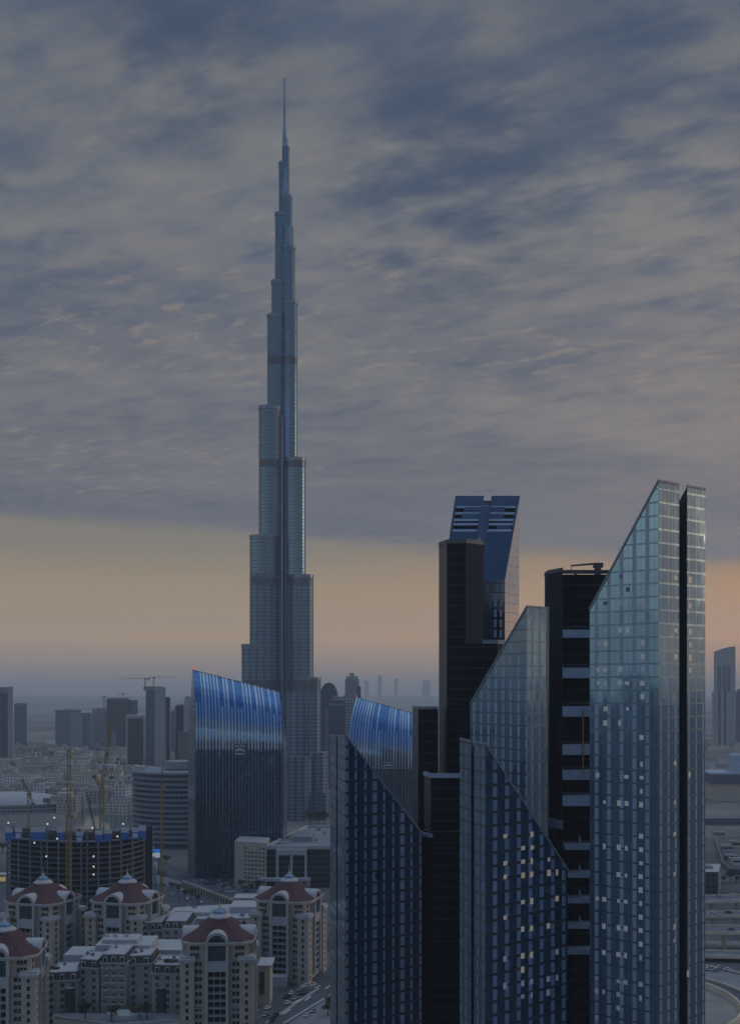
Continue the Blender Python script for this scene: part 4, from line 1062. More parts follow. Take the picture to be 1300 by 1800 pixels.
# ------------------------------------------------------------------ white office with glazed front
of = thing('office_building', 'white office block with dark glazed front and white portal frames, flat white roof', 'building', (Xp(500, 835), 835, 0))
oy = 833; zo = Zp(1489, oy)
b = MB(); b.prism([(Xp(412, oy + 6), oy + 6), (Xp(468, oy - 3), oy - 3), (Xp(468, oy - 3), oy + 26), (Xp(414, oy + 6), oy + 34)], 0, Zp(1481, oy), 0, 1); b.build('side_block', [M['cream'], M['white']], of)
pa, pb = Vector((Xp(412, oy + 6), oy + 6, 0)), Vector((Xp(468, oy - 3), oy - 3, 0))
pane_bm = MB()
for i in range(6):
    for k in range(9):
        if (i, k) in ((1, 8), (2, 8), (3, 8)): continue
        q = pa.lerp(pb, .34 + i * .115); z = 3.0 + k * 3.1; nv = Vector((pb - pa).normalized()); 
        wbm = MB(); nrm = Vector((nv.y, -nv.x, 0)); a_ = q - nv * .75 + nrm * .08; c_ = q + nv * .75 + nrm * .08
        wbm.prism([(a_.x, a_.y), (c_.x, c_.y), (c_.x - nrm.x * .2, c_.y - nrm.y * .2), (a_.x - nrm.x * .2, a_.y - nrm.y * .2)], z, z + 1.4, 0, 0, bottom=True)
        wbm.build('window', M['pane'], of)
b = MB(); b.prism([(Xp(468.2, oy), oy), (Xp(600, oy), oy), (Xp(600, oy), 948), (Xp(540, 948), 948)], 0, zo - .6, 0, 1); M['office_glass'] = fm('office_glass', (.02, .03, .045), (.06, .075, .09), 4.2, 3.0, .2, .05); b.build('glazed_wall', [M['office_glass'], M['roof_grey']], of)
b = MB()
for p, q in (((468.2, oy), (600, oy)), ((468.2, oy), (540, 948)), ((540, 948), (600, 948)), ((600, oy), (600, 948))):
    b.bar((Xp(p[0], p[1]), p[1], zo - .2), (Xp(q[0], q[1]), q[1], zo - .2), 2.2, 0, 2.6)
b.build('roof_edge', M['white'], of)
b = MB(); b.box(Xp(515, 865), Xp(548, 865), 862, 900, zo - .6, zo + 3.4); b.build('roof_plant', M['trim'], of)
for xx in (487, 512, 537):
    b = MB(); b.box(Xp(xx - 2, oy - 3), Xp(xx + 2, oy - 3), oy - 3.4, oy - .1, 0, zo - 1.6); b.build('portal_column', M['white'], of)
b = MB(); b.box(Xp(485, oy - 3), Xp(539, oy - 3), oy - 3.6, oy - .1, zo - 5.5, zo - 1.5); b.box(Xp(455, oy - 9), Xp(545, oy - 9), oy - 9, oy - 3.7, Zp(1546, oy), Zp(1541, oy)); b.build('portal_beam', M['white'], of)
for xx in (457, 488, 512, 540):
    b = MB(); b.box(Xp(xx, oy - 8.5), Xp(xx + 4, oy - 8.5), oy - 8.5, oy - 6.5, 0, Zp(1546.2, oy)); b.build('porch_column', M['white'], of)

# ------------------------------------------------------------------ red-roofed apartment towers
def oct_(h, c, r0=0.0): return [(h - c, -h), (h, -h + c), (h, h - c), (h - c, h), (-h + c, h), (-h, h - c), (-h, -h + c), (-h + c, -h)]
def make_red_tower():
    rt_ = thing('apartment_tower', 'x', 'apartment tower', (0, 0, 0), 'red-roofed apartment towers')
    b = MB()
    b.prism([(-13, -13), (13, -13), (13, 13), (-13, 13)], 0, 40.5, 0, 0)
    for sx in (-1, 1):
        for sy in (-1, 1):
            cx_, cy_ = sx * 12.4, sy * 12.4
            b.prism([(cx_ - 2.9, cy_ - 2.9), (cx_ + 2.9, cy_ - 2.9), (cx_ + 2.9, cy_ + 2.9), (cx_ - 2.9, cy_ + 2.9)], 0, 33.0, 0, 0)
    b.build('wall', M['cream'], rt_)
    b = MB()
    for sx in (-1, 1):
        for sy in (-1, 1):
            cx_, cy_ = sx * 12.4, sy * 12.4
            cb_ = MB()
            cb_.lathe([(0, 32.2), (4.5, 32.2), (4.5, 32.8), (5.23, 33.0), (5.23, 34.0), (4.7, 34.2), (4.7, 35.0), (0, 35.0)], cx_, cy_, 4, 0, 0, R(45))
            cb_.build('bay_cornice', M['white'], rt_)
    o8 = oct_(15.7, 5.2); b.prism(o8, 40.2, 41.0, 0, 0, bottom=True)
    b.prism(oct_(15.2, 5.0), 39.5, 40.2, 0, 0, bottom=True)
    b.build('cornice', M['white'], rt_)
    b = MB(); b.prism([(-13.3, -13.3), (13.3, -13.3), (13.3, 13.3), (-13.3, 13.3)], 12.6, 13.2, 0, 0, bottom=True)
    b.build('string_course', M['white'], rt_)
    b = MB(); lo, mid, hi = oct_(15.4, 5.1), oct_(9.2, 3.2), oct_(4.4, 1.8)
    for (A_, za, B_, zb) in ((lo, 41.0, mid, 44.6), (mid, 44.6, hi, 48.6)):
        for i in range(8):
            j = (i + 1) % 8
            b.face([(A_[i][0], A_[i][1], za), (A_[j][0], A_[j][1], za), (B_[j][0], B_[j][1], zb), (B_[i][0], B_[i][1], zb)], 0)
    b.face([(p[0], p[1], 48.6) for p in hi], 0)
    b.build('roof', M['red_tile'], rt_)
    b = MB(); b.lathe([(4.6, 48.2), (4.9, 49.0), (4.3, 49.3), (3.6, 49.9), (3.2, 50.3)], 0, 0, 20, 0); cu = b.build('cupola', M['white'], rt_)
    b = MB(); b.lathe([(3.3, 50.0), (2.9, 50.9), (2.0, 51.7), (.8, 52.2)], 0, 0, 16, 0); b.build('dome_glazing', M['dome_glass'], cu)
    b = MB(); b.lathe([(.9, 52.1), (.55, 52.9), (.3, 53.6), (.14, 54.6), (.05, 57.5), (0, 57.6)], 0, 0, 8, 0); b.build('spire', M['white'], cu)
    # arched dormer with tall glazing on every side
    ab = MB(); n_ = 14; r_o, r_i, zc_ = 4.9, 3.7, 40.2; yf = -15.6
    an = [math.pi * i / n_ for i in range(n_ + 1)]
    oc = [(r_o * math.cos(a), zc_ + r_o * math.sin(a)) for a in an]; ic = [(r_i * math.cos(a), zc_ + r_i * math.sin(a)) for a in an]
    for i in range(n_):
        ab.face([(oc[i][0], yf, oc[i][1]), (oc[i + 1][0], yf, oc[i + 1][1]), (ic[i + 1][0], yf, ic[i + 1][1]), (ic[i][0], yf, ic[i][1])][::-1], 0)
        ab.face([(oc[i][0], yf, oc[i][1]), (oc[i][0], -7.0, oc[i][1]), (oc[i + 1][0], -7.0, oc[i + 1][1]), (oc[i + 1][0], yf, oc[i + 1][1])][::-1], 0, None, 1)
        ab.face([(ic[i][0], yf, ic[i][1]), (ic[i + 1][0], yf, ic[i + 1][1]), (ic[i + 1][0], yf + 1.6, ic[i + 1][1]), (ic[i][0], yf + 1.6, ic[i][1])], 0, None, 2)
    for sx in (-1, 1):
        x0, x1 = sorted((sx * r_i, sx * r_o)); ab.box(x0, x1, yf, -13.01, 3.0, zc_)
    ab.box(-3.69, 3.69, yf + .3, -13.01, 28.6, 33.0)
    d0 = ab.build('arch_dormer', M['white'], rt_)
    gb = MB()
    gb.face([(-r_i, yf + 1.5, 33.0), (r_i, yf + 1.5, 33.0)] + [(p[0], yf + 1.5, p[1]) for p in ic], 0, [(-r_i, 33.0), (r_i, 33.0)] + [(p[0], p[1]) for p in ic])
    g0 = gb.build('arch_window', M['arch_glass'], d0)
    vb = MB(); vb.box(-3.68, 3.68, -13.25, -13.02, 3.0, 28.5); v0 = vb.build('loggia_recess', M['void'], d0)
    def quarter(fn):
        return [fn(R(90 * k)) for k in range(4)]
    for k in (1, 2, 3):
        dd = inst(d0, rt_, (0, 0, 0), R(90 * k)); inst(g0, dd); inst(v0, dd)
    # repeated small parts, sharing meshes
    bb_ = MB(); bb_.box(-3.66, 3.66, -1.7, 0, 0, .28); bb_.box(-3.66, 3.66, -1.75, -1.62, .28, .42); bb_.box(-3.66, 3.66, -1.75, -1.65, 1.0, 1.12)
    for q in range(19): bb_.box(-3.55 + q * .39, -3.47 + q * .39, -1.73, -1.66, .42, 1.0)
    bb_.box(-1.5, -1.2, -.5, 0, .28, 2.85); bb_.box(1.2, 1.5, -.5, 0, .28, 2.85)
    bal = bb_.build('balcony', M['white'], rt_); first = True
    wb = MB(); wb.box(-.62, .62, -.05, .1, 0, 1.8, 0); 
    wb.box(-.75, .75, -.14, .02, -.16, -.01, 1); wb.box(-.75, .75, -.10, .02, 1.81, 1.95, 1)
    win = wb.build('window', [M['pane'], M['white']], rt_); fw = True
    for k in (0, 1, 3):
        a = R(90 * k); ca, sa = math.cos(a), math.sin(a)
        for fl in range(8):
            z = 3.4 + fl * 3.15
            if k in (0, 1):
                x, y = 0, -13.26
                o = bal if first else inst(bal, rt_); first = False
                o.location = (x * ca - y * sa, x * sa + y * ca, z); o.rotation_euler = (0, 0, a)
        for fl in range(10):
            z = 2.2 + fl * 3.15
            for (x, y) in ((-12.4, -15.3), (12.4, -15.3), (-7.0, -13), (7.0, -13), (8.6, -13), (-8.6, -13)) if k == 0 else ((-12.4, -15.3), (12.4, -15.3), (-7, -13)):
                o = win if fw else inst(win, rt_); fw = False
                o.location = (x * ca - y * sa, x * sa + y * ca, z); o.rotation_euler = (0, 0, a)
    # the two set-back top storeys: wide dark windows under the eaves
    tw = MB(); tw.box(-1.9, 1.9, -.06, .1, 0, 1.9, 0); tw.box(-2.05, 2.05, -.5, .02, -.5, -.06, 1)
    for q in (-.65, .65): tw.box(q - .1, q + .1, -.1, -.05, 0, 1.9, 1)
    t0 = tw.build('top_window', [M['pane'], M['cream']], rt_); ft_ = True
    for k in (0, 1, 3):
        a = R(90 * k); ca, sa = math.cos(a), math.sin(a)
        for z in (34.2, 37.4):
            for x in (-9.4, 9.4):
                o = t0 if ft_ else inst(t0, rt_); ft_ = False
                o.location = (x * ca + 13.02 * sa, x * sa - 13.02 * ca, z); o.rotation_euler = (0, 0, a)
    return rt_
red = make_red_tower()
spots = [(Xp(508, 582), 582, R(-15), 'red-roofed tower beside the road, right of the others'), (Xp(386, 492), 492, R(3), 'red-roofed tower nearest the viewer, right of the long mansard block'),
         (Xp(224, 578), 578, R(-16), 'red-roofed tower behind the long mansard block, left of the smaller mansard block'), (Xp(76, 576), 576, R(-17), 'red-roofed tower directly below the stout yellow crane mast'),
         (Xp(8, 466), 466, R(6), 'red-roofed tower cut by the left edge of the photo')]
for k, (x, y, a, lab) in enumerate(spots):
    if k == 0: red.location = (x, y, 0); red.rotation_euler = (0, 0, a); red['label'] = lab
    else: copy_tree(red, (x, y, 0), a, lab)

# ------------------------------------------------------------------ mansard apartment blocks between them
WINS = {}
def window_mesh(w_, h_):
    b = MB(); b.box(-w_ / 2, w_ / 2, -.08, .1, 0, h_, 0); b.box(-w_ / 2 - .2, w_ / 2 + .2, -.22, .02, -.22, -.02, 1); b.box(-w_ / 2 - .12, w_ / 2 + .12, -.16, .02, h_ + .01, h_ + .16, 1)
    b.box(-.06, .06, -.11, -.07, 0, h_, 1)
    me_o = b.build('window', [M['pane'], M['white']], None, (0, 0, 0)); return me_o
win_src = window_mesh(1.5, 1.8); WM = win_src.data; bpy.data.objects.remove(win_src)
def put_window(root, x, y, z, a=0.0):
    o = bpy.data.objects.new('window', WM); S.collection.objects.link(o); o.parent = root
    bs_ = BASE[root.name]; o.location = (x - bs_.x, y - bs_.y, z - bs_.z); o.rotation_euler = (0, 0, a)
def mansard_section(root, x0, x1, ytop, Y, dp, skew=0.0, nwin=3, roofcol='white', floors=6, winroot=True):
    X0, X1 = Xp(x0, Y), Xp(x1, Y); zt = Zp(ytop, Y); zw = zt - 3.4
    a, c, e, f = (X0, Y), (X1, Y + skew), (X1, Y + skew + dp), (X0, Y + dp)
    b = MB(); b.prism([a, c, e, f], 0, zw, 0, 0); b.build('wall', M['cream_dim'], root)
    ins = 1.1
    lo = [(X0 - .2, Y - .2), (X1 + .2, Y + skew - .2), (X1 + .2, Y + skew + dp), (X0 - .2, Y + dp)]
    hi = [(X0 + ins, Y + ins), (X1 - ins, Y + skew + ins), (X1 - ins, Y + skew + dp - ins), (X0 + ins, Y + dp - ins)]
    b = MB()
    for i in range(4):
        j = (i + 1) % 4; b.face([(*lo[i], zw + .35), (*lo[j], zw + .35), (*hi[j], zt), (*hi[i], zt)], 0)
    b.build('mansard_roof', M['mansard'], root)
    b = MB(); b.face([(*p, zt) for p in hi], 0); 
    for i in range(4):
        j = (i + 1) % 4; b.bar((*lo[i], zw + .1), (*lo[j], zw + .1), .7, 0, .5); b.bar((*hi[i], zt + .15), (*hi[j], zt + .15), .4, 0, .5)
    b.build('roof_terrace', M[roofcol], root)
    wdir = Vector((X1 - X0, skew, 0)); ang = math.atan2(skew, X1 - X0)
    for k in range(nwin):
        s_ = (k + .5) / nwin
        for fl in range(floors):
            z = zw - 2.8 - fl * 3.15
            if z < .5: break
            put_window(root, X0 + wdir.x * s_, Y + skew * s_, z, ang)
        b = MB(); xx, yy = X0 + wdir.x * s_, Y + skew * s_
        b.box(xx - .95, xx + .95, yy + .0, yy + 1.2, zw + .5, zw + 2.7, 1); b.box(xx - .6, xx + .6, yy - .05, yy - .005, zw + .75, zw + 2.4, 0)
        b.build('dormer', [M['pane'], M['white']], root)
mb_ = thing('apartment_block', 'long stepped cream apartment block with dark mansard roofs in front', 'apartment block', (Xp(200, 500), 505, 0))
mansard_section(mb_, 80, 136, 1712, 497, 20, 2, 3); mansard_section(mb_, 137, 176, 1688, 503, 18, -2, 2); mansard_section(mb_, 177, 222, 1680, 499, 22, 0, 3)
mansard_section(mb_, 223, 266, 1683, 504, 18, 2, 2); mansard_section(mb_, 267, 322, 1698, 498, 20, -1, 3)
b = MB(); X0 = Xp(178, 512)
b.box(Xp(165, 518), Xp(262, 518), 520, 540, 0, Zp(1664, 518)); b.box(Xp(178, 522), Xp(240, 522), 523, 535, Zp(1664, 518), Zp(1655, 520)); b.box(Xp(240, 516), Xp(312, 516), 526, 548, 0, Zp(1676, 520)); b.box(Xp(112, 520), Xp(165, 520), 519, 536, 0, Zp(1680, 518))
b.build('rear_wing', M['white'], mb_)
for xx in (187, 200, 213):
    for kf in range(6):
        b = MB(); b.box(Xp(xx, 499) - 1.3, Xp(xx, 499) + 1.3, 497.7, 498.95, Zp(1690, 499) - 3.4 - kf * 3.15, Zp(1690, 499) - 3.15 - kf * 3.15)
        b.box(Xp(xx, 499) - 1.3, Xp(xx, 499) + 1.3, 497.7, 497.8, Zp(1690, 499) - 3.14 - kf * 3.15, Zp(1690, 499) - 2.3 - kf * 3.15); b.build('balcony', M['white'], mb_)
for xx in (122, 283):
    b = MB(); cx_ = Xp(xx, 497); pts = [(cx_ + 2.2 * math.cos(a), 497.9 + 2.2 * math.sin(a)) for a in [math.pi + math.pi * i / 8 for i in range(9)]]
    b.prism(pts, 2, Zp(1737, 497), 0, 1); b.build('bay_window', [M['arch_glass'], M['white']], mb_)
m2 = thing('apartment_block', 'smaller mansard block just behind the nearest red-roofed tower', 'apartment block', (Xp(287, 560), 565, 0))
mansard_section(m2, 250, 286, 1624, 562, 26, 1, 3); mansard_section(m2, 287, 330, 1621, 560, 26, 0, 3)
b = MB(); b.box(Xp(258, 580), Xp(330, 580), 579, 592, Zp(1626, 560), Zp(1611, 580)); b.build('roof_plant', M['white'], m2)
pd = thing('podium_building', 'low white flat-roofed hall between two red-roofed towers', 'building', (Xp(380, 630), 630, 0))
b = MB(); b.prism([(Xp(290, 625), 615), (Xp(455, 620), 620), (Xp(455, 640), 668), (Xp(300, 640), 652)], 0, 21, 0, 1); b.build('wall', [M['town_wall3'], M['white']], pd)
b = MB(); b.box(Xp(405, 640), Xp(452, 640), 636, 655, 21, 24.5); b.build('roof_plant', M['white'], pd); b = MB(); b.box(Xp(320, 635), Xp(372, 635), 628, 640, 21, 23); b.build('roof_plant', M['white'], pd)
b = MB()
for p, q in (((Xp(290, 625), 615), (Xp(455, 620), 620)), ((Xp(455, 620), 620), (Xp(455, 640), 668))): b.bar((*p, 21.4), (*q, 21.4), .6, 0, 1.0)
b.build('parapet', M['white'], pd)
tr_ = thing('garden_terrace', 'low planted terrace with curved white edges in front of the long mansard block', 'terrace', (Xp(210, 480), 484, 0))
b = MB(); b.prism([(Xp(92, 484), 487), (Xp(200, 478), 476), (Xp(325, 482), 482), (Xp(325, 494), 495.5), (Xp(92, 494), 494.5)], 0, 6.2, 0, 1); b.build('wall', [M['town_wall3'], M['paving']], tr_)
b = MB(); b.bar((Xp(92, 484), 487, 6.7), (Xp(200, 478), 476, 6.7), .5, 0, 1.1); b.bar((Xp(200, 478), 476, 6.7), (Xp(325, 482), 482, 6.7), .5, 0, 1.1)
b.prism([(Xp(217, 486) + 7 * math.cos(2 * math.pi * i / 20), 487 + 5 * math.sin(2 * math.pi * i / 20)) for i in range(20)], 6.2, 8.6, 0, 0); b.build('parapet', M['white'], tr_)

def plant(root, spots_, m_='trim'):
    for (x, y, z, w_, h_) in spots_:
        b = MB(); b.box(x - w_, x + w_, y - w_ * .7, y + w_ * .7, z, z + h_); b.lathe([(w_ * .5, z + h_), (w_ * .5, z + h_ + .25), (0, z + h_ + .25)], x, y, 10)
        b.build('air_conditioner', M[m_], root)
rp_ = random.Random(8)
plant(mb_, [(Xp(x, Y) + rp_.uniform(-1, 1), Y, Zp(zt_, Yf) + .02, rp_.uniform(.6, 1.1), rp_.uniform(.8, 1.5)) for x, Y, zt_, Yf in
            [(95, 508, 1712, 497), (112, 512, 1712, 497), (150, 513, 1688, 503), (163, 511, 1688, 503), (190, 509, 1680, 499), (206, 513, 1680, 499), (238, 512, 1683, 504), (252, 514, 1683, 504), (284, 508, 1698, 498), (305, 511, 1698, 498)]])
plant(mb_, [(Xp(x, 529), 529, Zp(1655, 520) + .02, .9, 1.2) for x in (188, 203, 222)], 'white')
plant(pd, [(Xp(x, 640), Y, 21.02, rp_.uniform(.8, 1.5), rp_.uniform(.9, 1.7)) for x, Y in ((312, 630), (338, 648), (352, 622), (385, 644), (394, 628), (430, 628))])
plant(of, [(Xp(x, Y), Y, zo - .58, rp_.uniform(1, 1.8), rp_.uniform(1, 2)) for x, Y in ((490, 850), (505, 880), (555, 868), (570, 905), (560, 930), (482, 858))])

# small annexe and stair block right of the nearest red tower
ax_ = thing('annexe', 'narrow cream annexe with a brown screen, right of the nearest red-roofed tower', 'building', (Xp(464, 530), 530, 0))
b = MB(); b.box(Xp(453, 525), Xp(474, 525), 526, 540, 0, Zp(1700, 526), 0, 0); b.build('wall', M['cream'], ax_)
b = MB(); b.box(Xp(456, 525), Xp(464, 525), 525.6, 525.95, 6, Zp(1709, 526)); b.build('screen', M['mansard'], ax_)
b = MB(); b.box(Xp(452, 525), Xp(478, 525), 525.4, 541, Zp(1700, 526) + .01, Zp(1700, 526) + .8); b.box(Xp(470, 545), Xp(500, 545), 560, 566, 0, 5); b.build('canopy', M['white'], ax_)

# arcaded parking wall behind
aw = thing('arcade_wall', 'long pale wall pierced by a row of dark arches along the car park', 'wall', (Xp(390, 780), 780, 0))
p, q = G(319, 1561), G(409, 1596); dv = (q - p); Lw = dv.length; dv.normalize(); nv = Vector((dv.y, -dv.x, 0))
b = MB(); b.prism([(p.x, p.y), (q.x, q.y), (q.x - nv.x * 1.2, q.y - nv.y * 1.2), (p.x - nv.x * 1.2, p.y - nv.y * 1.2)], 0, 5.4, 0, 0); b.build('wall', M['cream_dim'], aw)
for k in range(18):
    c = p + dv * (Lw * (k + .6) / 18.5) + nv * .05; b = MB()
    pts = [c - dv * 1.0, c + dv * 1.0]; b.face([pts[0] + Vector((0, 0, .4)), pts[1] + Vector((0, 0, .4))] + [c + dv * math.cos(a) + Vector((0, 0, 3.2 + math.sin(a))) for a in [math.pi * i / 6 for i in range(7)]], 0)
    b.build('arch_opening', M['void'], aw)
sb = thing('parking_office', 'low pale building with square dark openings at the end of the arcade wall', 'building', (Xp(430, 740), 740, 0))
b = MB(); b.box(Xp(410, 735), Xp(457, 735), 738, 752, 0, 9.5); b.build('wall', M['cream_dim'], sb)
for xx in (417, 430, 447):
    b = MB(); b.box(Xp(xx, 737), Xp(xx + 6, 737), 737.8, 738.1, 2, 5.5); b.build('window', M['pane'], sb)
b = MB(); b.box(Xp(409, 735), Xp(458, 735), 737.4, 752.6, 9.51, 10.3); b.build('roof', M['white'], sb)

kk_ = thing('lit_kiosk', 'small low pavilion glowing yellow at the left edge beside the unfinished building', 'kiosk', (Xp(1, 850), 850, 0))
b = MB(); b.box(Xp(-14, 850), Xp(12, 850), 850, 858, 0, 6); b.build('wall', M['cream_dim'], kk_)
b = MB(); b.box(Xp(-16, 850), Xp(13, 850), 848.5, 859, 6.01, 6.6); b.build('roof', M['white'], kk_)
b = MB(); b.box(Xp(-10, 850), Xp(10, 850), 849.8, 849.98, 1.5, 4.6); b.build('lit_front', M['lit_yellow'], kk_)

# ------------------------------------------------------------------ roads
flat('road', [G(440, 1800), G(478, 1762), G(548, 1712), G(600, 1690), G(700, 1700), G(640, 1770), G(560, 1830), G(440, 1840)], .05, M['asphalt'])
flat('pavement', [G(505, 1802), G(588, 1748), G(640, 1740), G(600, 1800), G(560, 1822)], .09, M['paving'])
for pa, pb, wd in [((466, 1800), (560, 1738), 1.2), ((498, 1800), (592, 1742), 1.2)]:
    a, c = G(*pa), G(*pb); nv = Vector((-(c - a).y, (c - a).x, 0)).normalized() * wd / 2
    flat('kerb', [a - nv, c - nv, c + nv, a + nv], .11, M['white'])
for pa, pb in [((507, 1727), (527, 1721)), ((512, 1765), (530, 1757)), ((536, 1760), (546, 1752)), ((497, 1784), (510, 1775)), ((552, 1738), (562, 1733)), ((572, 1739), (580, 1733))]:
    a, c = G(*pa), G(*pb); nv = Vector((-(c - a).y, (c - a).x, 0)).normalized() * .5
    flat('road_marking', [a - nv, c - nv, c + nv, a + nv], .13, M['paint'])
flat('road', [G(255, 1600), G(300, 1600), G(470, 1618), G(470, 1600), G(335, 1572), G(300, 1530), G(262, 1508), G(200, 1498), G(200, 1510), G(250, 1530)], .05, M['asphalt'])
flat('road', [G(330, 1553), G(455, 1588), G(470, 1575), G(415, 1548), G(345, 1545)], .07, M['asphalt'])
flat('pavement', [G(250, 1548), G(318, 1562), G(318, 1550), G(275, 1536)], .09, M['paving'])

# ------------------------------------------------------------------ right side: flyovers and loop
def flyover(label, y0, y1, Yc, z, wd, piers=(), x0=130, x1=460, low=False):
    t_ = thing('flyover', label, 'flyover', (Xp(1270, Yc), Yc, 0), 'flyovers')
    Xa, Xb = x0, x1; sl = (y1 - y0)
    ya, yb = Yc - sl * .5, Yc + sl * .5
    cn = lambda o: [(Xa, ya + o), (Xb, yb + o)]
    l, r_ = cn(-wd / 2), cn(wd / 2)
    b = MB(); b.prism([l[0], l[1], r_[1], r_[0]], z - 1.2, z, 1, 0, bottom=True); b.build('deck', [M['deck'], M['concrete']], t_)
    for o in (-wd / 2 - .15, wd / 2 + .15):
        q = cn(o); b = MB(); b.bar((*q[0], z + .1), (*q[1], z + .1), .4, 0, 1.9); b.build('parapet', M['concrete'], t_)
    b = MB(); q0, q1 = cn(0)
    for k in range(40):
        s0, s1 = k / 40, (k + .45) / 40
        for o in (-wd / 6, wd / 6):
            b.face([(q0[0] + (q1[0] - q0[0]) * s0, q0[1] + (q1[1] - q0[1]) * s0 + o - .1, z + .03), (q0[0] + (q1[0] - q0[0]) * s1, q0[1] + (q1[1] - q0[1]) * s1 + o - .1, z + .03),
                    (q0[0] + (q1[0] - q0[0]) * s1, q0[1] + (q1[1] - q0[1]) * s1 + o + .1, z + .03), (q0[0] + (q1[0] - q0[0]) * s0, q0[1] + (q1[1] - q0[1]) * s0 + o + .1, z + .03)], 0)
    b.build('lane_marking', M['paint'], t_)
    for px in piers:
        x = Xp(px, Yc); y = ya + (yb - ya) * (x - Xa) / (Xb - Xa)
        b = MB(); b.lathe([(1.1, 0), (1.1, z - 3.2), (1.6, z - 2.2), (2.6, z - 1.2)], x, y, 12); b.build('pier', M['concrete'], t_)
    return t_
flyover('upper flyover, farthest, climbing slightly to the right', 0, 26, 742, 10, 18, (1245, 1290))
flyover('middle flyover, straight and level', 0, 2, 690, 9.5, 12, (1252, 1292))
flyover('nearest flyover on a thick mushroom pier, shadow below it', 0, -3, 641, 10.5, 16, (1273,))
flyover('low ramp below the flyovers sloping down to the right', 0, -40, 602, 3.2, 11, (1262,))
flat('road', [(120, 660, 0), (420, 660, 0), (420, 622, 0), (120, 616, 0)], .05, M['paving'])
def arcpoly(cx_, cy_, r0, r1, a0, a1, n=28):
    o = [(cx_ + r1 * math.cos(R(a0 + (a1 - a0) * i / n)), cy_ + r1 * math.sin(R(a0 + (a1 - a0) * i / n))) for i in range(n + 1)]
    i_ = [(cx_ + r0 * math.cos(R(a0 + (a1 - a0) * i / n)), cy_ + r0 * math.sin(R(a0 + (a1 - a0) * i / n))) for i in range(n + 1)]
    return o + i_[::-1]
lc = (109, 530)
flat('sand_island', arcpoly(*lc, 0.1, 60.5, -75, 85), .05, M['sand'])
flat('road', arcpoly(*lc, 61.6, 72, -75, 95), .08, M['asphalt'])
flat('road', arcpoly(*lc, 76, 96, -80, 95), .07, M['paving'])
flat('road', arcpoly(*lc, 100, 112, -80, 60), .09, M['asphalt'])
for rr_, lab, h_ in ((60.5, 'curved cream retaining wall round the sandy loop island', 3.4), (73.6, 'low curved parapet on the outer side of the loop road', 1.1), (98, 'outermost curved kerb wall of the loop roads', .9)):
    b = MB(); b.prism(arcpoly(*lc, rr_, rr_ + .8, -75, 95), 0, h_, 0, 0); tag(b.build('retaining_wall', M['concrete'], None, (*lc, 0)), lab, 'wall')

hb = thing('exhibition_hall', 'long bluish low building with a cream lower storey, right of the tallest glass tower', 'building', (Xp(1280, 1440), 1440, 0))
b = MB(); b.box(Xp(1252, 1440), Xp(1345, 1440), 1440, 1480, 0, 22); b.build('wall', M['cream'], hb)
b = MB(); b.box(Xp(1248, 1440), Xp(1350, 1440), 1436, 1484, 22.05, 34); b.build('upper_storey', M['far_blue'], hb)
b = MB(); b.box(Xp(1246, 1440), Xp(1350, 1440), 1434, 1486, 34.05, 36); b.box(Xp(1290, 1440), Xp(1325, 1440), 1444, 1470, 36, 58); b.build('roof', M['bridge'], hb)
gb_ = thing('grey_block', 'plain grey block with dark flank just right of the tallest glass tower foot', 'building', (Xp(1250, 800), 800, 0))
b = MB(); b.prism([V2(1228, 800), V2(1262, 800), V2(1266, 835), V2(1228, 835)], 0, Zp(1533, 800), 0, 1, mats=[0, 2, 0, 0]); b.build('wall', [M['far_dark'], M['white'], M['far_pale']], gb_)
b = MB(); b.box(Xp(1234, 815), Xp(1250, 815), 812, 822, Zp(1533, 800), Zp(1529, 800) + .5); b.build('roof_plant', M['trim'], gb_)
wl = MB(); wl.box(Xp(1225, 1195), Xp(1360, 1195), 1195, 1200, 0, 7)
tag(wl.build('site_hoarding', M['far_blue']), 'long straight dark blue hoarding across the right edge', 'hoarding')
wl = MB()
path = [(1255, 1478), (1262, 1500), (1270, 1525), (1283, 1537), (1330, 1541)]
for a, c in zip(path, path[1:]):
    pa, pb = G(*a), G(*c); wl.bar((pa.x, pa.y, 2.2), (pb.x, pb.y, 2.2), 1.0, 0, 4.4)
tag(wl.build('site_hoarding', M['form_dull'] if 'form_dull' in M else M['dark_teal']), 'bent blue hoarding round the right hand building site', 'hoarding')
for k, (x, y, h) in enumerate([(1276, 1496, 5), (1290, 1490, 6), (1284, 1512, 4), (1296, 1520, 5), (1262, 1470, 4)]):
    p = G(x, y); b = MB(); b.box(p.x - 5, p.x + 5, p.y - 4, p.y + 4, 0, h, 0); b.bar((p.x - 5, p.y - 4.05, h * .6), (p.x + 5, p.y - 4.05, h * .6), .1, 1, h * .3); b.box(p.x - 5.3, p.x + 5.3, p.y - 4.3, p.y + 4.3, h + .01, h + .4, 2)
    tag(b.build('site_cabin', [M[['white', 'cream', 'slab', 'form_white', 'cream_dim'][k]], M['pane'], M['roof_grey']]),
        ['white site cabin left in the right hand building site', 'cream site cabin farthest right in the building site', 'raw grey low cabin in the middle of the building site', 'pale cabin close to the bent hoarding', 'dusty cabin outside the bent hoarding'][k], 'cabin', 'site cabins')

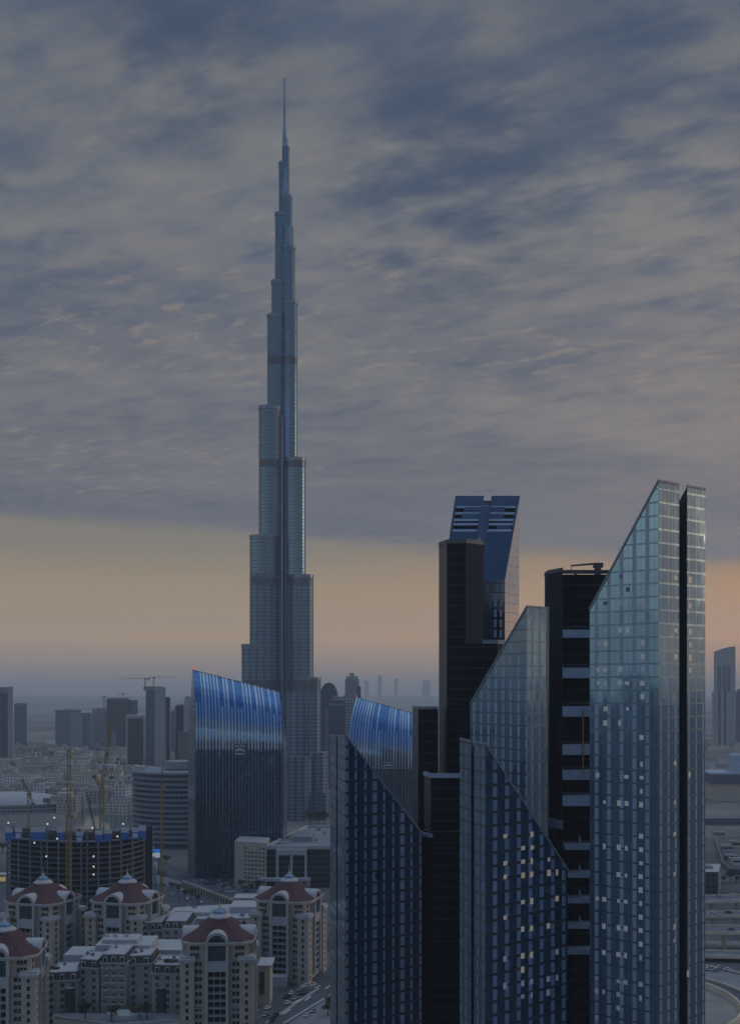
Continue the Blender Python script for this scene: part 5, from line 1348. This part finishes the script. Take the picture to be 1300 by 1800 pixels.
# ------------------------------------------------------------------ trees
def crown_mesh(seed, r, n, m, hfac=.8):
    rnd = random.Random(seed); b = MB()
    lobes = [(rnd.uniform(-.55, .55) * r, rnd.uniform(-.55, .55) * r, rnd.uniform(-.35, .45) * r * hfac, rnd.uniform(.35, .6) * r) for _ in range(7)]
    for i in range(n):
        lx, ly, lz, lr = rnd.choice(lobes)
        th, ph = rnd.uniform(0, 2 * math.pi), math.acos(rnd.uniform(-1, 1)); q = lr * rnd.uniform(.55, 1.05)
        c = Vector((lx + q * math.sin(ph) * math.cos(th), ly + q * math.sin(ph) * math.sin(th), lz + q * math.cos(ph) * hfac))
        u = Vector((rnd.uniform(-1, 1), rnd.uniform(-1, 1), rnd.uniform(-.6, .6))).normalized(); w_ = u.orthogonal().normalized(); s_ = rnd.uniform(.22, .5)
        b.face([c - u * s_, c + w_ * s_ * .6, c + u * s_, c - w_ * s_ * .6], 0)
    return b
def make_tree(seed, h, r, m):
    t_ = thing('tree', 'x', 'tree', (0, 0, 0))
    b = MB(); rnd = random.Random(seed + 50)
    b.lathe([(.28, 0), (.2, h * .35), (.12, h * .7)], 0, 0, 7, 0)
    for k in range(4):
        a = k * 1.6 + rnd.random(); b.bar((0, 0, h * (.35 + .06 * k)), (math.cos(a) * r * .5, math.sin(a) * r * .5, h * .72), .12)
    b.build('trunk', M['bark'], t_)
    cb = crown_mesh(seed, r, 520, m); cb.v = [(p[0], p[1], p[2] + h * .68) for p in cb.v]
    cb.build('crown', M[m], t_); return t_
protos = [make_tree(1, 6.5, 3.0, 'leaf'), make_tree(2, 5.5, 2.6, 'leaf2'), make_tree(3, 8.0, 3.4, 'leaf')]
tree_spots = [(302, 1566, 0, 0, 'dark round tree first of the verge row under the striped tower'), (313, 1572, 0, 2, 'tall dark tree second in the verge row'), (324, 1579, 0, 0, 'dark tree in the middle of the verge row by the lamp'), (336, 1583, 0, 2, 'tallest dark tree near the right end of the verge row'),
              (349, 1588, 0, 0, 'dark tree closing the verge row beside the podium hall'), (441, 1566, 0, 1, 'olive tree standing between parked cars before the office'), (424, 1560, 0, 1, 'small olive tree in the car park nearest the white side block'),
              (500, 1722, 0, 2, 'leafy tree against the foot of the right red-roofed tower'), (512, 1716, 0, 0, 'small dark tree right of the leafy one at the tower foot'), (576, 1786, 0, 1, 'olive tree in the planter at the road corner'),
              (583, 1780, 0, 0, 'dark tree behind the planter tree at the road corner'), (196, 1796, 6.2, 0, 'dark tree in the round bed of the garden terrace'), (238, 1790, 6.2, 1, 'olive tree right on the garden terrace'),
              (150, 1794, 6.2, 0, 'dark tree left on the garden terrace'), (258, 1792, 6.2, 0, 'small dark tree at the right end of the garden terrace'), (1283, 1552, 0, 2, 'dark tree beyond the grey block at the right edge'),
              (1294, 1553, 0, 0, 'second dark tree beyond the grey block, at the edge'), (1270, 1553, 0, 0, 'dark tree nearest the grey block on the verge'), (548, 1716, 0, 1, 'olive tree by the kerb right of the red tower'),
              (570, 1452, 0, 2, 'dark tree group leader at the needle skyscraper foot'), (560, 1448, 0, 0, 'dark tree left of another at the needle skyscraper foot'), (545, 1450, 0, 2, 'tall tree close to the white office roof edge')]
first_t = [True] * 3
for (x, y, z, k, lab) in tree_spots:
    p = G(x, y, z); pr = protos[k]
    if y < 1460: sc = 2.0
    else: sc = random.uniform(.85, 1.15)
    if first_t[k]: pr.location = p; pr['label'] = lab; pr.rotation_euler = (0, 0, random.uniform(0, 6)); first_t[k] = False; pr['group'] = 'street trees'
    else: copy_tree(pr, p, random.uniform(0, 6), lab, 'street trees', sc)
seen_w = set(); rt3 = random.Random(21)
for _ in range(400):
    Y = rt3.uniform(1310, 2500); px = rt3.uniform(-5, 232); wl_ = wherelab(px, Y)
    if wl_ in seen_w or (px < 240 and Y < 1430 and px > 115): continue
    seen_w.add(wl_)
    copy_tree(protos[rt3.choice((0, 2))], (Xp(px, Y), Y, 0), rt3.uniform(0, 6), 'dark tree crowded between low-rise houses, ' + wl_, 'trees in the old quarter', rt3.uniform(1.6, 2.4))
for k, (x, y, lab) in enumerate([(262, 1546, 'dark tree by the avenue right of the unfinished building'), (283, 1552, 'dark tree on the avenue verge under the billboard'), (392, 1556, 'dark tree in the car park close to the striped tower'),
                                 (372, 1549, 'dark tree at the striped tower door'), (455, 1568, 'dark tree before the office porch'), (5, 1500, 'dark tree at the left edge above the glowing pavilion'), (292, 1520, 'dark tree between billboard and striped tower')]):
    copy_tree(protos[k % 2 * 2], G(x, y), k * 1.3, lab, 'street trees', 1.25)
# rooftop planting on the mansard block: one clipped mass
for (x, y, z, nm) in ((92, 1703, 23, 'rooftop hedge spilling over the left end of the mansard block'), (306, 1690, 26, 'rooftop hedge at the right end of the mansard block')):
    Yh = 505; b = crown_mesh(9, 2.6, 500, 'leaf2', .5); b.v = [(p[0] * 2.0 + Xp(x, Yh), p[1] + Yh, p[2] + Zp(y, Yh)) for p in b.v]
    tag(b.build('hedge', M['leaf2']), nm, 'hedge')

# ------------------------------------------------------------------ cars
def make_car(m):
    t_ = thing('parked_car', 'x', 'car', (0, 0, 0))
    prof = [(-2.2, .35), (-2.25, .75), (-1.9, .92), (-1.35, 1.0), (1.05, 1.0), (1.9, .88), (2.2, .7), (2.22, .35)]
    b = MB()
    for sy in (-.86, .86):
        pts = [(x, sy, z) for x, z in prof]; b.face(pts if sy > 0 else pts[::-1], 0)
    for (p, q) in zip(prof, prof[1:] + prof[:1]): b.face([(p[0], -.86, p[1]), (q[0], -.86, q[1]), (q[0], .86, q[1]), (p[0], .86, p[1])][::-1], 0)
    b.prism([(-1.15, -.66), (.45, -.66), (.45, .66), (-1.15, .66)], 1.42, 1.50, 0, 0)
    b.build('body', m, t_)
    b = MB(); lo = [(-1.6, -.8), (1.1, -.8), (1.1, .8), (-1.6, .8)]; hi = [(-1.12, -.64), (.42, -.64), (.42, .64), (-1.12, .64)]
    for i in range(4):
        j = (i + 1) % 4; b.face([(*lo[i], 1.0), (*lo[j], 1.0), (*hi[j], 1.42), (*hi[i], 1.42)], 0)
    b.build('window', M['car_glass'], t_)
    wb_ = MB()
    for i in range(12):
        a, c = 2 * math.pi * i / 12, 2 * math.pi * (i + 1) / 12
        wb_.face([(.33 * math.cos(a), -.1, .33 * math.sin(a)), (.33 * math.cos(c), -.1, .33 * math.sin(c)), (.33 * math.cos(c), .1, .33 * math.sin(c)), (.33 * math.cos(a), .1, .33 * math.sin(a))], 0)
    for sy in (-.1, .1):
        pts = [(.33 * math.cos(2 * math.pi * i / 12), sy, .33 * math.sin(2 * math.pi * i / 12)) for i in range(12)]; wb_.face(pts if sy < 0 else pts[::-1], 0)
    w0 = wb_.build('wheel', M['tyre'], t_)
    for k, (x, y) in enumerate(((-1.35, -.82), (1.35, -.82), (-1.35, .82), (1.35, .82))):
        o = w0 if k == 0 else inst(w0, t_); o.location = (x, y, .33)
    return t_
cm = {'white': mat('paint_white', (.62, .63, .64), .3), 'silver': mat('paint_silver', (.36, .38, .41), .3, .4), 'black': mat('paint_black', (.015, .017, .02), .25), 'grey': mat('paint_grey', (.12, .13, .145), .3, .3), 'red': mat('paint_red', (.18, .02, .02), .3)}
protc = {k: make_car(v) for k, v in cm.items()}; usedc = set()
def car(col, x, y, a, lab, z=0.14, group='parked cars'):
    p = G(x, y, z); pr = protc[col]
    if col not in usedc: pr.location = p; pr.rotation_euler = (0, 0, a); pr['label'] = lab; pr['group'] = group; usedc.add(col)
    else: copy_tree(pr, p, a, lab, group)
ra_ = R(68)
for col, x, y, lab in [('white', 505, 1765, 'white car at the lower left end of the roadside car park'), ('black', 504, 1754, 'black car left of a white one in the roadside car park'), ('white', 512, 1748, 'white car upper left in the roadside car park'), ('silver', 518, 1757, 'silver car in the lower row of the roadside car park'),
                       ('black', 533, 1748, 'black car alone in the middle of the roadside car park'), ('white', 531, 1738, 'white car upper middle of the roadside car park'), ('white', 538, 1734, 'white car second from the top right of the roadside car park'), ('silver', 544, 1739, 'silver car lower right of the roadside car park'),
                       ('white', 551, 1733, 'white car at the far right end of the roadside car park'), ('silver', 526, 1742, 'silver car in the upper row between two white cars'), ('grey', 521, 1751, 'grey car between silver and black in the roadside car park'), ('black', 540, 1728, 'black car topmost in the roadside car park'),
                       ('white', 470, 1774, 'white car standing beside the annexe'), ('white', 471, 1757, 'white car behind another beside the annexe'), ('black', 485, 1787, 'black car driving near the bottom of the road'), ('white', 539, 1787, 'white car turning at the road corner'), ('silver', 550, 1779, 'silver car ahead of the turning white car'),
                       ('black', 479, 1795, 'dark car entering the photo at the bottom of the road'), ('silver', 467, 1786, 'silver car close to the annexe corner')]:
    car(col, x, y, ra_ + random.uniform(-.15, .15), lab)
cnt = {}; rc = random.Random(4); cols = ['white', 'silver', 'grey', 'black', 'white', 'red']; kk = 0
rowname = {1549: 'back row', 1555: 'second row', 1562: 'third row', 1569: 'fourth row', 1577: 'front row'}
for yy in (1549, 1555, 1562, 1569, 1577):
    xs_ = [x for x in range(345, 470, 8) if G(x, yy).x > 0 or (x - 345) > (yy - 1549) * 2.3]
    for i, x in enumerate(xs_):
        if rc.random() < .15: continue
        c_ = rc.choice(cols)
        car(c_, x + rc.uniform(-2, 2), yy + rc.uniform(-1, 1), R(15) + rc.uniform(-.1, .1), (lambda k_: ('leftmost ' if k_ == 1 else ['', '', 'second ', 'third ', 'fourth ', 'fifth ', 'sixth ', 'seventh ', 'eighth ', 'ninth '][k_]) + f'{c_} car' + (' from the left' if k_ > 1 else '') + f', {rowname[yy]} of the office car park')(cnt.setdefault((yy, c_), []).append(1) or len(cnt[(yy, c_)])), .14, 'cars in the office car park')
for k, (col, x, Yc, z, lab) in enumerate([('white', 1250, 690, 9.6, 'white car on the middle flyover near the glass tower'), ('black', 1280, 692, 9.6, 'black car on the middle flyover'), ('silver', 1262, 742, 10.1, 'silver car on the upper flyover'), ('white', 1290, 748, 10.1, 'white car on the upper flyover at the photo edge'),
                                           ('grey', 1285, 640, 10.6, 'grey car on the nearest flyover')]):
    protc_ = protc[col]; copy_tree(protc_, (Xp(x, Yc), Yc, z), R(2), lab, 'cars on the flyovers')
for k, (col, x, y) in enumerate([('white', 1243, 1706), ('silver', 1250, 1705), ('white', 1264, 1703), ('silver', 1272, 1704), ('white', 1278, 1706), ('silver', 1256, 1708)]):
    car(col, x, y, R(20), f'{col} car ' + ['waiting nearest the glass tower', 'second from the glass tower', 'at the head of the queue', 'behind the leading white car', 'last towards the photo edge', 'in the second lane'][k] + ' on the loop approach road', .2, 'cars on the loop road')
for k, (col, x, y) in enumerate([('white', 330, 1596), ('silver', 300, 1574), ('white', 352, 1604), ('black', 286, 1557), ('white', 270, 1528), ('grey', 295, 1540)]):
    car(col, x, y, R(-55), f'{col} car on the avenue ' + ['beside the podium hall', 'past the verge trees', 'nearest the podium hall corner', 'left of the verge trees', 'below the blue billboard', 'under the striped tower foot'][k], .14, 'cars on the avenue')

# ------------------------------------------------------------------ street lamps
def make_lamp():
    t_ = thing('street_lamp', 'x', 'street lamp', (0, 0, 0), 'street lamps')
    b = MB(); b.lathe([(.22, 0), (.12, 5), (.08, 10)], 0, 0, 8); b.bar((0, 0, 9.9), (1.6, 0, 10.3), .1); b.build('pole', M['crane_dark'], t_)
    b = MB(); b.box(1.2, 2.3, -.25, .25, 10.15, 10.45); b.lathe([(0, 9.75), (.38, 9.9), (.48, 10.13), (0, 10.14)], 1.75, 0, 8, 1); b.build('lamp_head', [M['crane_dark'], M['lamp_white']], t_); return t_
lp = make_lamp()
for k, (x, y, lab) in enumerate([(324, 1606, 'lit street lamp left of the other lamp by the verge trees'), (349, 1613, 'lit street lamp beside the podium hall'), (315, 1590, 'lit street lamp farthest along the verge'), (577, 1760, 'street lamp at the road corner'), (1277, 1530, 'lit lamp in the right hand building site')]):
    p = G(x, y)
    if k == 0: lp.location = p; lp['label'] = lab
    else: copy_tree(lp, p, random.uniform(-.4, .4), lab)

# ------------------------------------------------------------------ the air
b = MB(); b.box(-12000, 12000, -8000, 13000, -1.0, 850.0)
hz = bpy.data.materials.new('air'); hz.use_nodes = True; hz.node_tree.nodes.clear()
pv = hz.node_tree.nodes.new('ShaderNodeVolumePrincipled'); om = hz.node_tree.nodes.new('ShaderNodeOutputMaterial')
pv.inputs['Color'].default_value = (.80, .88, .97, 1); pv.inputs['Density'].default_value = HAZE_DENSITY; pv.inputs['Anisotropy'].default_value = .15
hz.node_tree.links.new(pv.outputs[0], om.inputs['Volume'])
tag(b.build('haze', hz, None, (0, 0, 0)), kind='stuff')
